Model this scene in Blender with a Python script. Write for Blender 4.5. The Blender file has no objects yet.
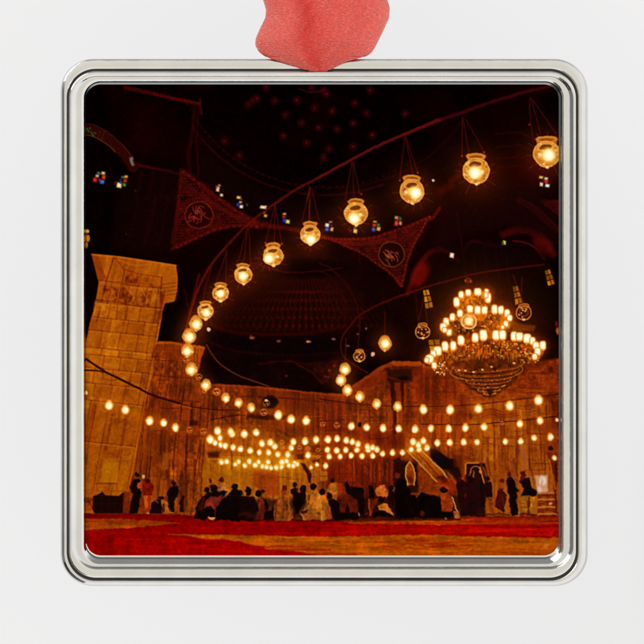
import math
import numpy as np

# ------------------------------------------------------------------ the printed picture
# The little metal ornament carries a flat printed photograph.  The print is painted here, shape by
# shape, into the vertex colours of one fine sheet (PX per sheet unit), in units of 1/100 scene unit.
STEP = 0.625
X0, Y0, X1, Y1 = 83.0, 81.5, 562.0, 559.0
NX = int((X1 - X0) / STEP) + 1
NY = int((Y1 - Y0) / STEP) + 1
GX, GY = np.meshgrid(X0 + STEP * np.arange(NX), Y0 + STEP * np.arange(NY))
IMG = np.zeros((NY, NX, 3), dtype=np.float64)
IDS = np.zeros((NY, NX), dtype=np.int32)
PARTS = []            # (name, label, size)
CUR = [0]
rng = np.random.default_rng(11)


WARP = [0.0]


class part:
    def __init__(self, name, label=None, size=0.0):
        PARTS.append([name, label, size])
        self.i = len(PARTS)

    def __enter__(self):
        self.old = CUR[0]
        CUR[0] = self.i

    def __exit__(self, *a):
        CUR[0] = self.old


def win(x0, y0, x1, y1):
    i0 = max(0, int((x0 - X0) / STEP)); i1 = min(NX, int((x1 - X0) / STEP) + 2)
    j0 = max(0, int((y0 - Y0) / STEP)); j1 = min(NY, int((y1 - Y0) / STEP) + 2)
    return (slice(j0, max(j0, j1)), slice(i0, max(i0, i1)))


def put(w, cov, col, mark=True):
    col = np.asarray(col, dtype=np.float64)
    IMG[w] += (col - IMG[w]) * cov[..., None]
    if CUR[0] and mark:
        s = IDS[w]
        s[cov > 0.5] = CUR[0]


def cover(d, soft):
    t = np.clip(0.5 - d / (0.72 * soft), 0, 1)
    return t * t * (3 - 2 * t)


def polydist(pts, x, y):
    P = np.asarray(pts, dtype=np.float64)
    n = len(P)
    d = np.full(x.shape, 1e18)
    ins = np.zeros(x.shape, dtype=bool)
    for i in range(n):
        ax, ay = P[i]; bx, by = P[(i + 1) % n]
        ex, ey = bx - ax, by - ay
        l2 = ex * ex + ey * ey + 1e-12
        t = np.clip(((x - ax) * ex + (y - ay) * ey) / l2, 0, 1)
        d = np.minimum(d, (x - ax - t * ex) ** 2 + (y - ay - t * ey) ** 2)
        c = ((ay > y) != (by > y)) & (x < ex * (y - ay) / (ey if abs(ey) > 1e-12 else 1e-12) + ax)
        ins ^= c
    d = np.sqrt(d)
    return np.where(ins, -d, d)


def poly(pts, col, soft=1.6, a=1.0, tex=0.0, mark=True):
    xs = [p[0] for p in pts]; ys = [p[1] for p in pts]
    w = win(min(xs) - soft, min(ys) - soft, max(xs) + soft, max(ys) + soft)
    if GX[w].size == 0:
        return
    cov = cover(polydist(pts, *grid(w)), soft) * a
    c = np.asarray(col, dtype=np.float64)
    if tex:
        c = c[None, None, :] * (1 + tex * TEX[w][..., None])
    put(w, cov, c, mark)


JOINT = [False]      # stone joints: a soft groove with a lit arris beside it


def line(pts, width, col, a=1.0, soft=1.2, mark=True, fade=None):
    if JOINT[0] and sum(col) < 190 and width <= 1.3:
        JOINT[0] = False
        line([(x + 1.1, y + 1.0) for x, y in pts], 1.3, (206, 118, 22), a * 0.36, 2.0)
        line(pts, width + .5, (104, 36, 3), a * 0.75, 2.2)
        JOINT[0] = True
        return
    P = np.asarray(pts, dtype=np.float64)
    m = width + soft
    w = win(P[:, 0].min() - m, P[:, 1].min() - m, P[:, 0].max() + m, P[:, 1].max() + m)
    x, y = grid(w)
    if x.size == 0:
        return
    d = np.full(x.shape, 1e18)
    for (ax, ay), (bx, by) in zip(P[:-1], P[1:]):
        ex, ey = bx - ax, by - ay
        t = np.clip(((x - ax) * ex + (y - ay) * ey) / (ex * ex + ey * ey + 1e-12), 0, 1)
        d = np.minimum(d, (x - ax - t * ex) ** 2 + (y - ay - t * ey) ** 2)
    put(w, cover(np.sqrt(d) - width / 2, soft) * a, col, mark)


def spline(pts, n=10):
    P = [np.asarray(p, dtype=np.float64) for p in pts]
    P = [2 * P[0] - P[1]] + P + [2 * P[-1] - P[-2]]
    out = []
    for i in range(1, len(P) - 2):
        for k in range(n):
            t = k / n
            a, b, c, d = P[i - 1:i + 3]
            out.append(tuple(0.5 * (2 * b + (c - a) * t + (2 * a - 5 * b + 4 * c - d) * t * t + (3 * b - a - 3 * c + d) * t ** 3)))
    out.append(tuple(P[-2]))
    return out


def ell(cx, cy, rx, ry, col, soft=1.4, a=1.0, rot=0.0, mark=True, pw=2.0):
    m = max(rx, ry) + soft
    w = win(cx - m, cy - m, cx + m, cy + m)
    x, y = grid(w)
    x = x - cx; y = y - cy
    if x.size == 0:
        return
    if rot:
        c, s = math.cos(rot), math.sin(rot)
        x, y = x * c + y * s, -x * s + y * c
    q = (np.abs(x / rx) ** pw + np.abs(y / ry) ** pw) ** (1 / pw)
    put(w, cover((q - 1) * min(rx, ry), soft) * a, col, mark)


def ring(cx, cy, rx, ry, width, col, a=1.0, soft=1.2, rot=0.0, arc=None):
    n = 40
    a0, a1 = arc or (0, 2 * math.pi)
    pts = []
    for k in range(n + 1):
        t = a0 + (a1 - a0) * k / n
        u, v = rx * math.cos(t), ry * math.sin(t)
        pts.append((cx + u * math.cos(rot) - v * math.sin(rot), cy + u * math.sin(rot) + v * math.cos(rot)))
    line(pts, width, col, a, soft)


def glow(cx, cy, r, col, amp, power=1.0):
    m = r * 3
    w = win(cx - m, cy - m, cx + m, cy + m)
    d2 = (GX[w] - cx) ** 2 + (GY[w] - cy) ** 2
    if d2.size == 0:
        return
    g = amp * np.exp(-(d2 / (r * r)) ** power)
    IMG[w] += (np.asarray(col, dtype=np.float64) / 255.0) * (255 - np.minimum(IMG[w], 255)) * g[..., None]


def noise(scale_x, scale_y, seed, rot=0.0):
    r = np.random.default_rng(seed)
    x, y = GX - X0, GY - Y0
    if rot:
        c, s = math.cos(rot), math.sin(rot)
        x, y = x * c + y * s, -x * s + y * c
    u = x / scale_x; v = y / scale_y
    u = u - u.min() + 1; v = v - v.min() + 1
    T = r.standard_normal((int(v.max()) + 3, int(u.max()) + 3))
    i = u.astype(int); j = v.astype(int)
    fu = u - i; fv = v - j
    fu = fu * fu * (3 - 2 * fu); fv = fv * fv * (3 - 2 * fv)
    return (T[j, i] * (1 - fu) + T[j, i + 1] * fu) * (1 - fv) + (T[j + 1, i] * (1 - fu) + T[j + 1, i + 1] * fu) * fv


WNX = 0.7 * noise(5, 5, 51) + 0.5 * noise(2.2, 2.2, 52)
WNY = 0.7 * noise(5, 5, 53) + 0.5 * noise(2.2, 2.2, 54)


def grid(w):
    if WARP[0]:
        return GX[w] + WARP[0] * WNX[w], GY[w] + WARP[0] * WNY[w]
    return GX[w], GY[w]


TEX = 0.5 * noise(9, 9, 1) + 0.35 * noise(4, 4, 2) + 0.3 * noise(2, 2, 3)
VTEX = 0.6 * noise(2.2, 26, 4) + 0.5 * noise(5, 40, 5) + 0.25 * noise(1.8, 3, 6)      # upright streaks in the marble panels
LTEX = 0.6 * noise(3, 30, 7, 0.22) + 0.5 * noise(7, 16, 8, 0.6) + 0.25 * noise(2, 2, 9)
HTEX = 0.6 * noise(40, 2.0, 12) + 0.5 * noise(16, 1.6, 13) + 0.3 * noise(3, 1.5, 14)


def modulate(w, tex, amt):
    IMG[w] *= np.clip(1 + amt * tex[w], 0.2, 2.2)[..., None]


def region(pts, col0, col1, axis=1, soft=1.6, tex=None, amt=0.0, a=1.0):
    """a polygon with a straight colour ramp (axis 0: left to right, 1: top to bottom) and a grain"""
    xs = [p[0] for p in pts]; ys = [p[1] for p in pts]
    w = win(min(xs) - soft, min(ys) - soft, max(xs) + soft, max(ys) + soft)
    x, y = grid(w)
    cov = cover(polydist(pts, x, y), soft) * a
    lo, hi = (min(xs), max(xs)) if axis == 0 else (min(ys), max(ys))
    t = np.clip(((x if axis == 0 else y) - lo) / (hi - lo), 0, 1)[..., None]
    c = np.asarray(col0, float) * (1 - t) + np.asarray(col1, float) * t
    if tex is not None:
        c = c * np.clip(1 + amt * tex[w], 0.25, 2.0)[..., None]
    put(w, cov, c)


def L(tile, scale):
    """tile origin and scale -> helper that turns traced points into sheet points"""
    ox, oy = tile
    return lambda *p: [(ox + a / scale, oy + b / scale) for a, b in p]


A1 = L((80, 80), 5.367); A2 = L((200, 80), 5.367); A3 = L((320, 80), 5.367); A4 = L((440, 80), 5.367)
B1 = L((80, 200), 5.367); B2 = L((200, 200), 5.367); B3 = L((320, 200), 5.367); B4 = L((440, 200), 5.367)
C1 = L((80, 310), 6.44); C2 = L((170, 310), 6.44); C3 = L((260, 310), 6.44); C4 = L((350, 310), 6.44)
CH = L((410, 270), 4.293)
D1 = L((80, 390), 8.05); D2 = L((160, 390), 8.05); D3 = L((240, 390), 8.05); D4 = L((320, 390), 8.05)
D5 = L((400, 390), 8.05); D6 = L((480, 390), 8.05)
E1 = L((80, 460), 8.05); E2 = L((160, 460), 8.05); E3 = L((240, 460), 8.05); E4 = L((320, 460), 8.05)
E5 = L((400, 460), 8.05); E6 = L((480, 460), 8.05)


def blocks(pts, joints, col, width=0.8, a=0.6):
    for j in joints:
        line(j, width, col, a, 1.2)


def paint():
    # ---- dark vault
    IMG[:] = (3, 0, 0)
    WARP[0] = 0.35
    IMG[..., 0] += 3 * np.clip(TEX, 0, 3)
    RED = (58, 5, 5); DIM = (34, 3, 3)
    wide = win(83, 82, 562, 400)
    IMG[wide][..., 0] += 6 * np.clip(noise(30, 30, 20)[wide], 0, 3)
    # reddish haze of the vault round the middle
    glow(330, 330, 85, (60, 4, 2), 0.13)
    glow(520, 200, 60, (60, 4, 4), 0.11)
    glow(200, 215, 60, (70, 6, 2), 0.14)
    glow(420, 250, 60, (70, 6, 2), 0.12)
    # upper left: beam, inscription arch, column shafts
    line(A1((240, 40), (400, 75), (560, 112), (640, 128)), 3.4, (66, 4, 4), 0.75, 3.0)
    for k in range(14):
        x, y = A1((400 + k * 18, 72 + k * 4.2))[0]
        ell(x, y, 1.0, 0.8, (96, 10, 8), 1.2, 0.5)
    line(A1((620, 130), (600, 300), (580, 400), (590, 480)), 3.5, DIM, 0.7, 4)
    line(A1((640, 130), (625, 330), (640, 560)), 1.2, (52, 4, 4), 0.6, 2)
    arch = spline(A1((0, 262), (60, 268), (120, 295), (190, 350), (250, 410), (285, 470)), 8)
    line(arch, 10, (36, 4, 2), 0.9, 5)
    line([(x + 1, y - 5.5) for x, y in arch], 0.9, (74, 28, 12), 0.6, 1.5)
    line([(x - 1, y + 5.5) for x, y in arch[:26]], 0.9, (96, 46, 14), 0.75, 1.5)
    for p in A1((38, 262), (46, 272), (52, 258), (62, 282), (70, 295), (82, 284)):
        ell(p[0], p[1], 1.5, 0.8, (30, 76, 26), 1.2, 0.75, rot=0.7)
    line(A1((110, 270), (95, 320)), 0.8, (80, 30, 14), 0.5, 1.4)
    line(A1((130, 275), (112, 330)), 0.8, (80, 30, 14), 0.5, 1.4)
    poly(A1((265, 418), (283, 415), (290, 455), (276, 462)), (112, 92, 78), 2.4, 0.85)
    ell(*A1((298, 595))[0], 1.2, 0.8, (170, 90, 60), 1.2, 0.9)
    line(A1((310, 455), (540, 505)), 3.0, (44, 3, 3), 0.8, 3)
    for k in range(13):
        x, y = A1((320 + k * 18, 456 + k * 4))[0]
        ell(x, y, 0.9, 0.9, (76, 8, 6), 1.2, 0.5)
    for x in (330, 395, 460, 545):
        line(A1((x, 500), (x - 28, 640)), 3.5, (26, 2, 2), 0.8, 4)
    for x0, x1, c in ((300, 255, 24), (395, 345, 58), (460, 425, 34), (520, 490, 84)):
        line(B1((x0 + 10, -20), (x0 - 5, 90), (x1, 230)), 2.2, (c, 4, 4), 0.8, 3.2)
    line(B1((395, 10), (350, 220)), 5.5, (34, 3, 3), 0.5, 5)
    ell(*B1((250, 186))[0], 1.1, 1.1, (90, 34, 30), 1.4, 0.9)
    # left pendentive with its calligraphy roundel
    poly([(182, 168), (199, 178), (222, 198), (250, 216), (284, 225), (318, 232), (300, 233), (262, 228), (236, 226), (212, 231), (188, 243), (173, 248), (178, 215)], (38, 4, 2), 5, 0.85, tex=0.6)
    lattice(172, 160, 300, 248, 61)
    for k in range(9):
        o = k * 2.6
        line(spline([(180 + o * .6, 180 + o), (205 + o * .5, 196 + o * .55), (245, 218 + o * .22), (300, 229 + o * .08)], 8), 0.9, (76, 12, 8), 0.33, 1.4)
    for s in ([(183, 172), (205, 188), (235, 210), (262, 224), (300, 231), (330, 238), (352, 240), (375, 240), (400, 233), (430, 219), (440, 208)],
              [(172, 249), (190, 241), (214, 230), (240, 225.5), (262, 227)]):
        sp = spline(s, 8)
        line(sp, 3.6, (62, 7, 4), 0.8, 3.0)
        for q in range(0, len(sp), 2):
            ell(sp[q][0], sp[q][1], 0.9, 0.9, (110, 22, 14), 1.3, 0.55)
    line([(181, 170), (178, 215), (173, 248)], 3, (64, 8, 5), 0.6, 3)
    with part('printed_roundel', 'dark roundel with red calligraphy in the left pendentive', 15):
        ell(199, 215, 15, 14.5, (26, 3, 2), 2)
        ring(199, 215, 14, 13.5, 1.2, (120, 28, 16), 0.8)
        r2 = np.random.default_rng(5)
        for k in range(15):
            a0 = r2.uniform(0, 6.28); rr = r2.uniform(2, 9)
            cx, cy = 199 + rr * math.cos(a0), 215 + rr * math.sin(a0)
            s = r2.uniform(0, 6.28)
            ring(cx, cy, r2.uniform(2, 4.5), r2.uniform(1.2, 3), 0.9, (150, 34, 18), 0.75, 1.1, rot=s, arc=(0, r2.uniform(2, 4)))
    # right pendentive
    pend = B3((15, 205), (140, 215), (290, 205), (420, 165), (520, 125), (590, 90), (560, 160), (500, 250), (470, 340), (440, 465), (380, 395), (290, 320), (190, 265), (90, 230))
    poly(pend, (42, 5, 3), 4, 0.9, tex=0.6)
    lattice(330, 216, 425, 285, 62, pend)
    for k in range(7):
        o = k * 14
        line(spline(B3((30 + o, 212 + o * .3), (200 + o * .6, 226 + o * .2), (400 - o * .2, 190 + o * .4), (545 - o * .8, 130 + o)), 8), 0.8, (84, 16, 8), 0.3, 1.3)
    for s in (B3((10, 200), (60, 212), (150, 250), (230, 290), (320, 350), (390, 405), (435, 462)),
              B3((575, 110), (530, 185), (490, 270), (462, 350), (440, 460)),
              B3((0, 205), (90, 210), (180, 210), (290, 200), (400, 165), (500, 130), (590, 90))):
        sp = spline(s, 8)
        line(sp, 2.6, (72, 10, 5), 0.75, 2.6)
        for q in range(0, len(sp), 2):
            ell(sp[q][0], sp[q][1], 0.8, 0.8, (128, 30, 16), 1.3, 0.55)
    with part('printed_roundel', 'dark roundel with red calligraphy in the right pendentive', 13):
        ell(391.5, 254.2, 13.3, 13, (24, 3, 2), 2)
        ring(391.5, 254.2, 12.8, 12.5, 1.2, (96, 44, 16), 0.75)
        r2 = np.random.default_rng(8)
        for k in range(15):
            a0 = r2.uniform(0, 6.28); rr = r2.uniform(1, 8)
            cx, cy = 391.5 + rr * math.cos(a0), 254 + rr * math.sin(a0)
            line([(cx - 2.2, cy + r2.uniform(-3, 1)), (cx, cy), (cx + r2.uniform(0, 2.5), cy + r2.uniform(0, 5))], 0.9, (156, 58, 30), 0.75, 1.1)
    # big dome: rosettes, rim
    for p in A2((260, 130), (283, 110), (305, 98), (400, 112), (457, 188), (520, 108), (545, 230), (615, 148), (636, 255), (445, 300), (572, 340), (132, 328), (210, 405), (355, 38), (600, 40)) + \
            A3((67, 165), (178, 232), (92, 265), (178, 358), (250, 178), (282, 295), (47, 370), (185, 125), (455, 180), (20, 60), (270, 55), (20, 415), (35, 75)):
        b = rng.uniform(0.5, 1.0)
        ell(p[0], p[1], 4.2, 4.2, (30, 2, 3), 5, 0.8)
        ell(p[0], p[1], 1.2, 1.2, (104 * b, 13 * b, 17 * b), 2.6, 0.7)
    ring(312, 86, 14, 6, 1.5, (58, 5, 6), 0.6, 2, arc=(0.2, 2.6))
    ring(330, 60, 150, 128, 1.2, (28, 3, 3), 0.6, 2.5, arc=(0.35, 2.8))
    ring(325, 40, 160, 155, 2.0, (40, 4, 4), 0.6, 3, arc=(1.2, 2.55))
    for k in range(40):
        t = 1.0 + k * 0.045
        ell(325 + 152 * math.cos(t), 45 + 142 * math.sin(t), 1, 1, (52, 6, 6), 1.6, 0.4)
    line(A2((0, 100), (6, 180)), 1.6, (70, 5, 5), 0.7, 2)
    line(A2((0, 545), (70, 620), (95, 650)), 2.5, (60, 4, 4), 0.7, 3)
    # right side arches
    line(spline(B4((420, 0), (500, 45), (560, 100), (640, 165)), 6), 6, (54, 5, 6), 0.85, 3.5)
    line(spline(B4((430, -10), (520, 40), (580, 95), (645, 160)), 6), 1.2, (96, 12, 10), 0.7, 1.6)
    poly(B4((540, 0), (645, 0), (645, 90), (590, 40)), (64, 6, 6), 4, 0.7, tex=0.5)
    line(B4((545, 10), (600, 50), (640, 90)), 1.0, (120, 14, 12), 0.6, 1.6)
    line(spline(B4((340, 185), (420, 160), (510, 180), (580, 230), (610, 290)), 6), 7, (48, 4, 4), 0.85, 6)
    ell(*B4((550, 240))[0], 8, 12, (76, 6, 4), 9, 0.7, rot=-0.6)
    line(spline(B4((390, 218), (460, 230), (520, 265), (560, 320)), 6), 1.6, (92, 8, 6), 0.8, 2)
    line(spline(B4((120, 280), (150, 240), (185, 222), (260, 240), (330, 250)), 6), 3, (42, 3, 3), 0.8, 3)
    line(spline(B4((0, 260), (40, 280), (80, 310), (100, 330)), 6), 4, (60, 5, 4), 0.7, 4)
    line(spline(B3((640, 265), (590, 285), (545, 335), (505, 410), (470, 500)), 6), 5, (58, 5, 4), 0.85, 4)
    ell(*B3((540, 400))[0], 8, 13, (92, 6, 4), 9, 0.8, rot=0.5)
    line(B3((640, 445), (560, 470), (430, 515), (240, 600)), 1.6, (60, 6, 4), 0.9, 2)
    for x in (240, 300, 360, 415):
        line(B4((x - 60, 290), (x - 20, 640)), 1.8, (40, 3, 3), 0.7, 3)
    for x in (510, 600, 330, 215):
        line(B3((x, 480), (x + 18, 640)), 1.6, (44, 4, 3), 0.7, 3)
    line(B3((210, 300), (215, 420), (230, 600)), 1.4, (38, 3, 3), 0.8, 2.5)
    line(B4((90, 60), (110, 200), (140, 400)), 1.4, (40, 3, 3), 0.8, 2.5)
    for y in (230, 300, 360, 410):
        line(A4((300, y + 60), (430, y + 50), (560, y + 110)), 1.4, (34, 3, 4), 0.6, 2.5)
    line(A4((60, 540), (120, 500), (190, 470)), 5, (56, 8, 3), 0.5, 6)
    line(A4((0, 600), (60, 570)), 8, (50, 8, 3), 0.5, 7)
    # soft shading of the vault surfaces
    poly([(215, 330), (222, 300), (245, 272), (280, 252), (318, 246), (350, 256), (366, 285), (364, 318), (345, 334), (280, 340)], (19, 3, 1), 26, 0.9)
    poly([(205, 338), (345, 334), (345, 388), (290, 390), (225, 384)], (11, 2, 1), 14, 0.8)
    poly([(262, 228), (320, 238), (380, 275), (402, 300), (380, 345), (362, 300), (330, 250)], (12, 2, 1), 16, 0.7)
    poly([(420, 300), (432, 262), (460, 244), (500, 240), (545, 250), (560, 300), (540, 365), (430, 365)], (10, 2, 1), 20, 0.7)
    poly([(440, 205), (470, 170), (530, 185), (560, 215), (560, 245), (510, 225), (460, 235), (430, 265)], (18, 3, 2), 18, 0.7)
    poly([(120, 180), (178, 170), (172, 250), (110, 255)], (12, 2, 1), 14, 0.7)
    poly([(200, 178), (262, 222), (330, 236), (400, 226), (440, 200), (420, 180), (340, 210), (260, 190), (206, 150)], (11, 2, 2), 18, 0.7)
    # middle semi dome: fluted ribs and rows of studs
    for k in range(28):
        x0 = 208 + k * 7.0
        xt = 305 + (x0 - 305) * 0.42
        line([(xt, 280 + 0.0008 * (xt - 305) ** 2), ((x0 + xt) / 2, 300), (x0, 330)], 1.3, (58, 7, 4), 0.42 * math.exp(-((k - 13.5) / 11.5) ** 2), 2.2)
        for q in range(5):
            yy = 292 + q * 8.5; xx = xt + (x0 - xt) * q / 4.6
            ell(xx, yy, 1.4, 1.7, (76, 10, 6), 2, 0.42 * math.exp(-((k - 13.5) / 11.5) ** 2))
    ell(302, 268, 45, 9, (5, 0, 0), 8, 0.85)
    line(spline([(250, 262), (285, 272), (318, 271), (342, 268)], 8), 1.2, (70, 8, 5), 0.5, 2)
    line(spline([(214, 300), (232, 275), (262, 262)], 8), 1.0, (60, 5, 4), 0.5, 2)
    line(spline([(212, 325), (240, 333), (300, 334), (345, 326)], 8), 3, (38, 3, 2), 0.7, 4)
    line(spline([(205, 340), (240, 352), (300, 356), (340, 352)], 8), 2, (36, 3, 2), 0.7, 3)
    for k in range(24):
        ell(235 + k * 4.4, 351 + 3.5 * math.sin(k / 7.6), 1.1, 0.8, (70, 10, 5), 1.6, 0.45)
    poly([(205, 338), (345, 336), (345, 356), (300, 359), (240, 356)], (6, 1, 3), 6, 0.55)
    for p, c in ((C3((120, 200))[0], (130, 50, 30)), (C3((312, 206))[0], (225, 140, 70)), (C3((475, 187))[0], (96, 60, 66)), (C2((530, 180))[0], (150, 60, 40)), (C3((565, 228))[0], (66, 46, 60))):
        ell(p[0], p[1], 2.3, 1.1, c, 1.5, 0.9)
    line(C2((520, 165), (545, 178)), 1.0, (120, 40, 30), 0.7)
    line(spline(C3((240, 350), (330, 400), (400, 470)), 6), 2.0, (52, 10, 4), 0.6, 2.5)
    line(spline(C3((0, 345), (150, 330), (300, 345), (500, 330)), 6), 1.8, (46, 5, 3), 0.6, 3)
    poly(C3((300, 345), (500, 340), (490, 470), (410, 470)), (36, 7, 3), 7, 0.6, tex=0.5)
    for p in C3((445, 390), (420, 428), (478, 358), (170, 425), (440, 430)):
        ell(p[0], p[1], 1.4, 1.2, (100, 26, 14), 1.8, 0.7)
    line(spline(B3((0, 340), (60, 370), (140, 450), (190, 540), (215, 640)), 6), 1.4, (50, 5, 4), 0.6, 2.2)
    line(spline(B3((0, 380), (50, 410), (110, 490), (150, 600)), 6), 1.2, (42, 4, 4), 0.6, 2.2)
    for k in range(6):
        for q in range(7):
            x, y = B3((10 + q * 20, 440 + k * 24 + q * 9))[0]
            ell(x, y, 1.2, 1.5, (46, 5, 3), 2, 0.4)
    line(spline(B2((15, 500), (40, 400), (70, 340)), 6), 1.2, (60, 6, 4), 0.5, 2)
    line(B1((640, 400), (600, 560)), 2.5, (70, 8, 5), 0.7, 3)
    line(B1((560, 480), (600, 640)), 2, (30, 3, 2), 0.7, 3)

    IMG[:] = np.where(IMG < 90, IMG * 1.28, IMG)
    # ---- marble back wall
    wall = [(150, 341), (172, 342), (204, 346.5), (203, 352), (197, 372), (201, 383), (215, 384), (240, 385), (270, 387), (300, 391), (342, 394),
            (352, 386), (380, 367), (394, 361), (419, 361.5), (426, 366), (446, 370), (500, 374), (540, 370), (546, 364), (562, 357), (562, 520), (83, 520), (83, 420), (140, 420)]
    region(wall, (98, 29, 5), (128, 56, 6), 1, 2.0, VTEX, 0.20)
    modulate(win(86, 338, 560, 516), TEX, 0.24)
    # broad light and shade on the wall
    region([(150, 341), (172, 342), (204, 346.5), (203, 352), (197, 372), (201, 383), (214, 388), (208, 440), (146, 440)], (126, 52, 6), (116, 40, 5), 1, 3, TEX, 0.22, 0.9)
    region([(146, 400), (172, 402), (167, 515), (128, 515)], (112, 42, 6), (140, 66, 7), 1, 5, VTEX, 0.16)
    region([(262, 390), (345, 396), (352, 435), (265, 430)], (108, 36, 6), (106, 34, 5), 1, 8, VTEX, 0.14)
    region([(320, 425), (402, 425), (402, 520), (330, 520)], (106, 28, 4), (108, 26, 3), 1, 12, VTEX, 0.2)
    region([(205, 455), (318, 455), (318, 515), (195, 515)], (176, 92, 6), (150, 72, 8), 1, 10, VTEX, 0.2, 0.85)
    region([(470, 400), (550, 400), (556, 515), (480, 515)], (142, 70, 8), (160, 90, 10), 1, 10, VTEX, 0.15, 0.9)
    region([(455, 372), (562, 358), (562, 402), (455, 402)], (112, 30, 6), (128, 46, 6), 1, 6, TEX, 0.25, 0.8)
    region([(400, 365), (440, 370), (470, 400), (470, 445), (404, 445)], (106, 26, 4), (130, 46, 5), 1, 8, VTEX, 0.22, 0.8)
    glow(265, 462, 42, (220, 116, 8), 0.20)
    glow(235, 455, 26, (220, 116, 8), 0.14)
    # fine reeding, courses and panel joints of the marble
    rw = np.random.default_rng(60)
    for k in range(130):
        x = rw.uniform(200, 556); y = rw.uniform(392, 490); l = rw.uniform(8, 40)
        dk = rw.random() < 0.62
        line([(x, y), (x + rw.uniform(-.5, 1.0), y + l)], rw.uniform(.6, 1.3), (58, 9, 2) if dk else (176, 78, 12), rw.uniform(.15, .38) if dk else rw.uniform(.15, .3), 1.6)
    for k in range(70):
        x = rw.uniform(200, 545); y = rw.uniform(392, 480); l = rw.uniform(8, 34)
        line([(x, y), (x + l, y + rw.uniform(-.6, .8))], rw.uniform(.6, 1.0), (56, 10, 2) if k % 3 else (166, 70, 12), rw.uniform(.25, .5), 1.2)
    for k in range(60):
        x = rw.uniform(140, 206); y = rw.uniform(345, 500); l = rw.uniform(8, 40)
        line([(x, y), (x - l * .12, y + l)], rw.uniform(.6, 1.3), (58, 10, 2) if k % 3 else (170, 72, 12), rw.uniform(.25, .5), 1.2)
    for k in range(40):
        x = rw.uniform(430, 550); y = rw.uniform(372, 400); l = rw.uniform(8, 30)
        line(spline([(x, y), (x + l / 2, y + rw.uniform(-2, 2)), (x + l, y + rw.uniform(-1, 1))], 4), 0.9, (56, 12, 3) if k % 2 else (160, 66, 10), .35, 1.3)
    # big marble panels: a darker border, a paler mottled field, a few slanting veins
    for k, (x0, x1, y0, y1) in enumerate(((214, 236, 392, 424), (238, 262, 396, 428), (286, 312, 398, 436), (314, 340, 402, 434), (342, 356, 404, 424), (360, 374, 410, 424), (404, 420, 374, 402), (422, 446, 378, 404), (407, 428, 412, 438), (430, 452, 412, 438), (455, 478, 414, 438),
                                             (482, 500, 410, 438), (504, 522, 408, 436), (526, 546, 404, 434), (482, 498, 444, 476), (502, 516, 446, 480), (524, 544, 444, 470), (340, 356, 460, 482), (360, 374, 460, 484), (378, 390, 458, 482), (154, 166, 350, 374), (170, 184, 350, 376), (186, 198, 350, 372), (156, 170, 380, 398), (152, 166, 430, 476), (170, 184, 436, 476), (188, 204, 436, 470))):
        sl = -0.06 * (y1 - y0) if x1 < 210 else (0.05 * (y1 - y0) if x0 > 470 else 0)
        q = [(x0, y0), (x1, y0 + (x1 - x0) * .04), (x1 + sl, y1), (x0 + sl, y1)]
        c = 1.06 + 0.09 * math.sin(k * 2.3)
        w = win(x0 - 4, y0 - 2, x1 + 4, y1 + 3)
        cov = cover(polydist(q, *grid(w)), 2.0)[..., None]
        IMG[w] *= 1 + cov * (c - 1 + 0.08 * TEX[w][..., None])
        line(q + [q[0]], 0.9, (60, 14, 4), 0.32, 1.8)
        for v in range(3):
            xa, ya = rw.uniform(x0 + 1, x1 - 3), rw.uniform(y0 + 1, y1 - 6)
            line(spline([(xa, ya), (xa + 3, ya + rw.uniform(1, 4)), (xa + 2, ya + rw.uniform(4, 9))], 4), 0.8, ((176, 90, 18), (74, 20, 5))[v % 2], 0.3, 1.4)
    # coping and courses of the wall
    line([(150, 342.5), (172, 343.5), (204, 348)], 2.0, (168, 70, 16), 0.75)
    line([(203, 350), (199, 362), (197, 371)], 2.4, (150, 50, 10), 0.7, 2)
    line([(215, 385.5), (262, 387.5), (300, 392), (340, 395.5)], 1.6, (150, 52, 12), 0.7, 2)
    line([(352, 388), (381, 368), (394, 362.5)], 3.4, (140, 48, 8), 0.8, 2)
    line([(394, 363.5), (419, 364)], 4.2, (158, 60, 8), 0.85, 1.8)
    line([(380, 372), (392, 367), (394, 367), (413, 368)], 1.0, (70, 16, 3), 0.6)
    poly(C4((0, 490), (180, 410), (250, 390), (250, 440), (130, 500), (0, 540)), (120, 32, 4), 2.5, 0.6)
    for y0, y1 in ((360, 361), (375.5, 377), (397, 400)):
        line([(153, y0), (172, y1), (200, y1 + 2)], 0.9, (60, 14, 3), 0.55)
    for x in (161, 169.5, 176, 182, 192):
        line([(x + 4, 344), (x, 372), (x - 4, 400)], 0.9, (64, 14, 3), 0.5)
    poly(C1((475, 225), (640, 215), (640, 320), (480, 310)), (112, 34, 3), 3, 0.5)
    poly(D2((245, 100), (265, 100), (262, 280), (243, 280)), (62, 12, 3), 3, 0.8)
    poly(D2((240, 245), (310, 250), (305, 285), (240, 285)), (44, 8, 3), 4, 0.8)
    poly(D2((165, 165), (245, 160), (245, 240), (165, 240)), (158, 56, 10), 3, 0.5)
    line(D2((165, 125), (250, 145)), 2.2, (170, 70, 20), 0.6, 2)
    for x0, y0, x1, y1, c in ((190, 20, 160, 260, 62), (330, 130, 320, 300, 60), (400, 10, 375, 300, 66), (15, 320, 0, 520, 70), (130, 330, 100, 640, 62), (215, 360, 205, 640, 50), (330, 400, 280, 640, 80), (455, 20, 460, 180, 80), (500, 100, 500, 300, 86), (575, 390, 580, 640, 90)):
        line(D2((x0, y0), (x1, y1)), 1.5, (c, c * 0.2, 3), 0.6, 2)
    poly(D2((160, 330), (215, 330), (190, 640), (115, 640)), (146, 56, 8), 5, 0.5)
    poly(D2((380, 500), (480, 500), (480, 545), (390, 545)), (56, 12, 3), 5, 0.85)
    line(spline(D2((360, 560), (390, 490), (440, 470), (500, 475), (540, 510)), 6), 1.6, (150, 66, 14), 0.5, 2)
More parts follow.
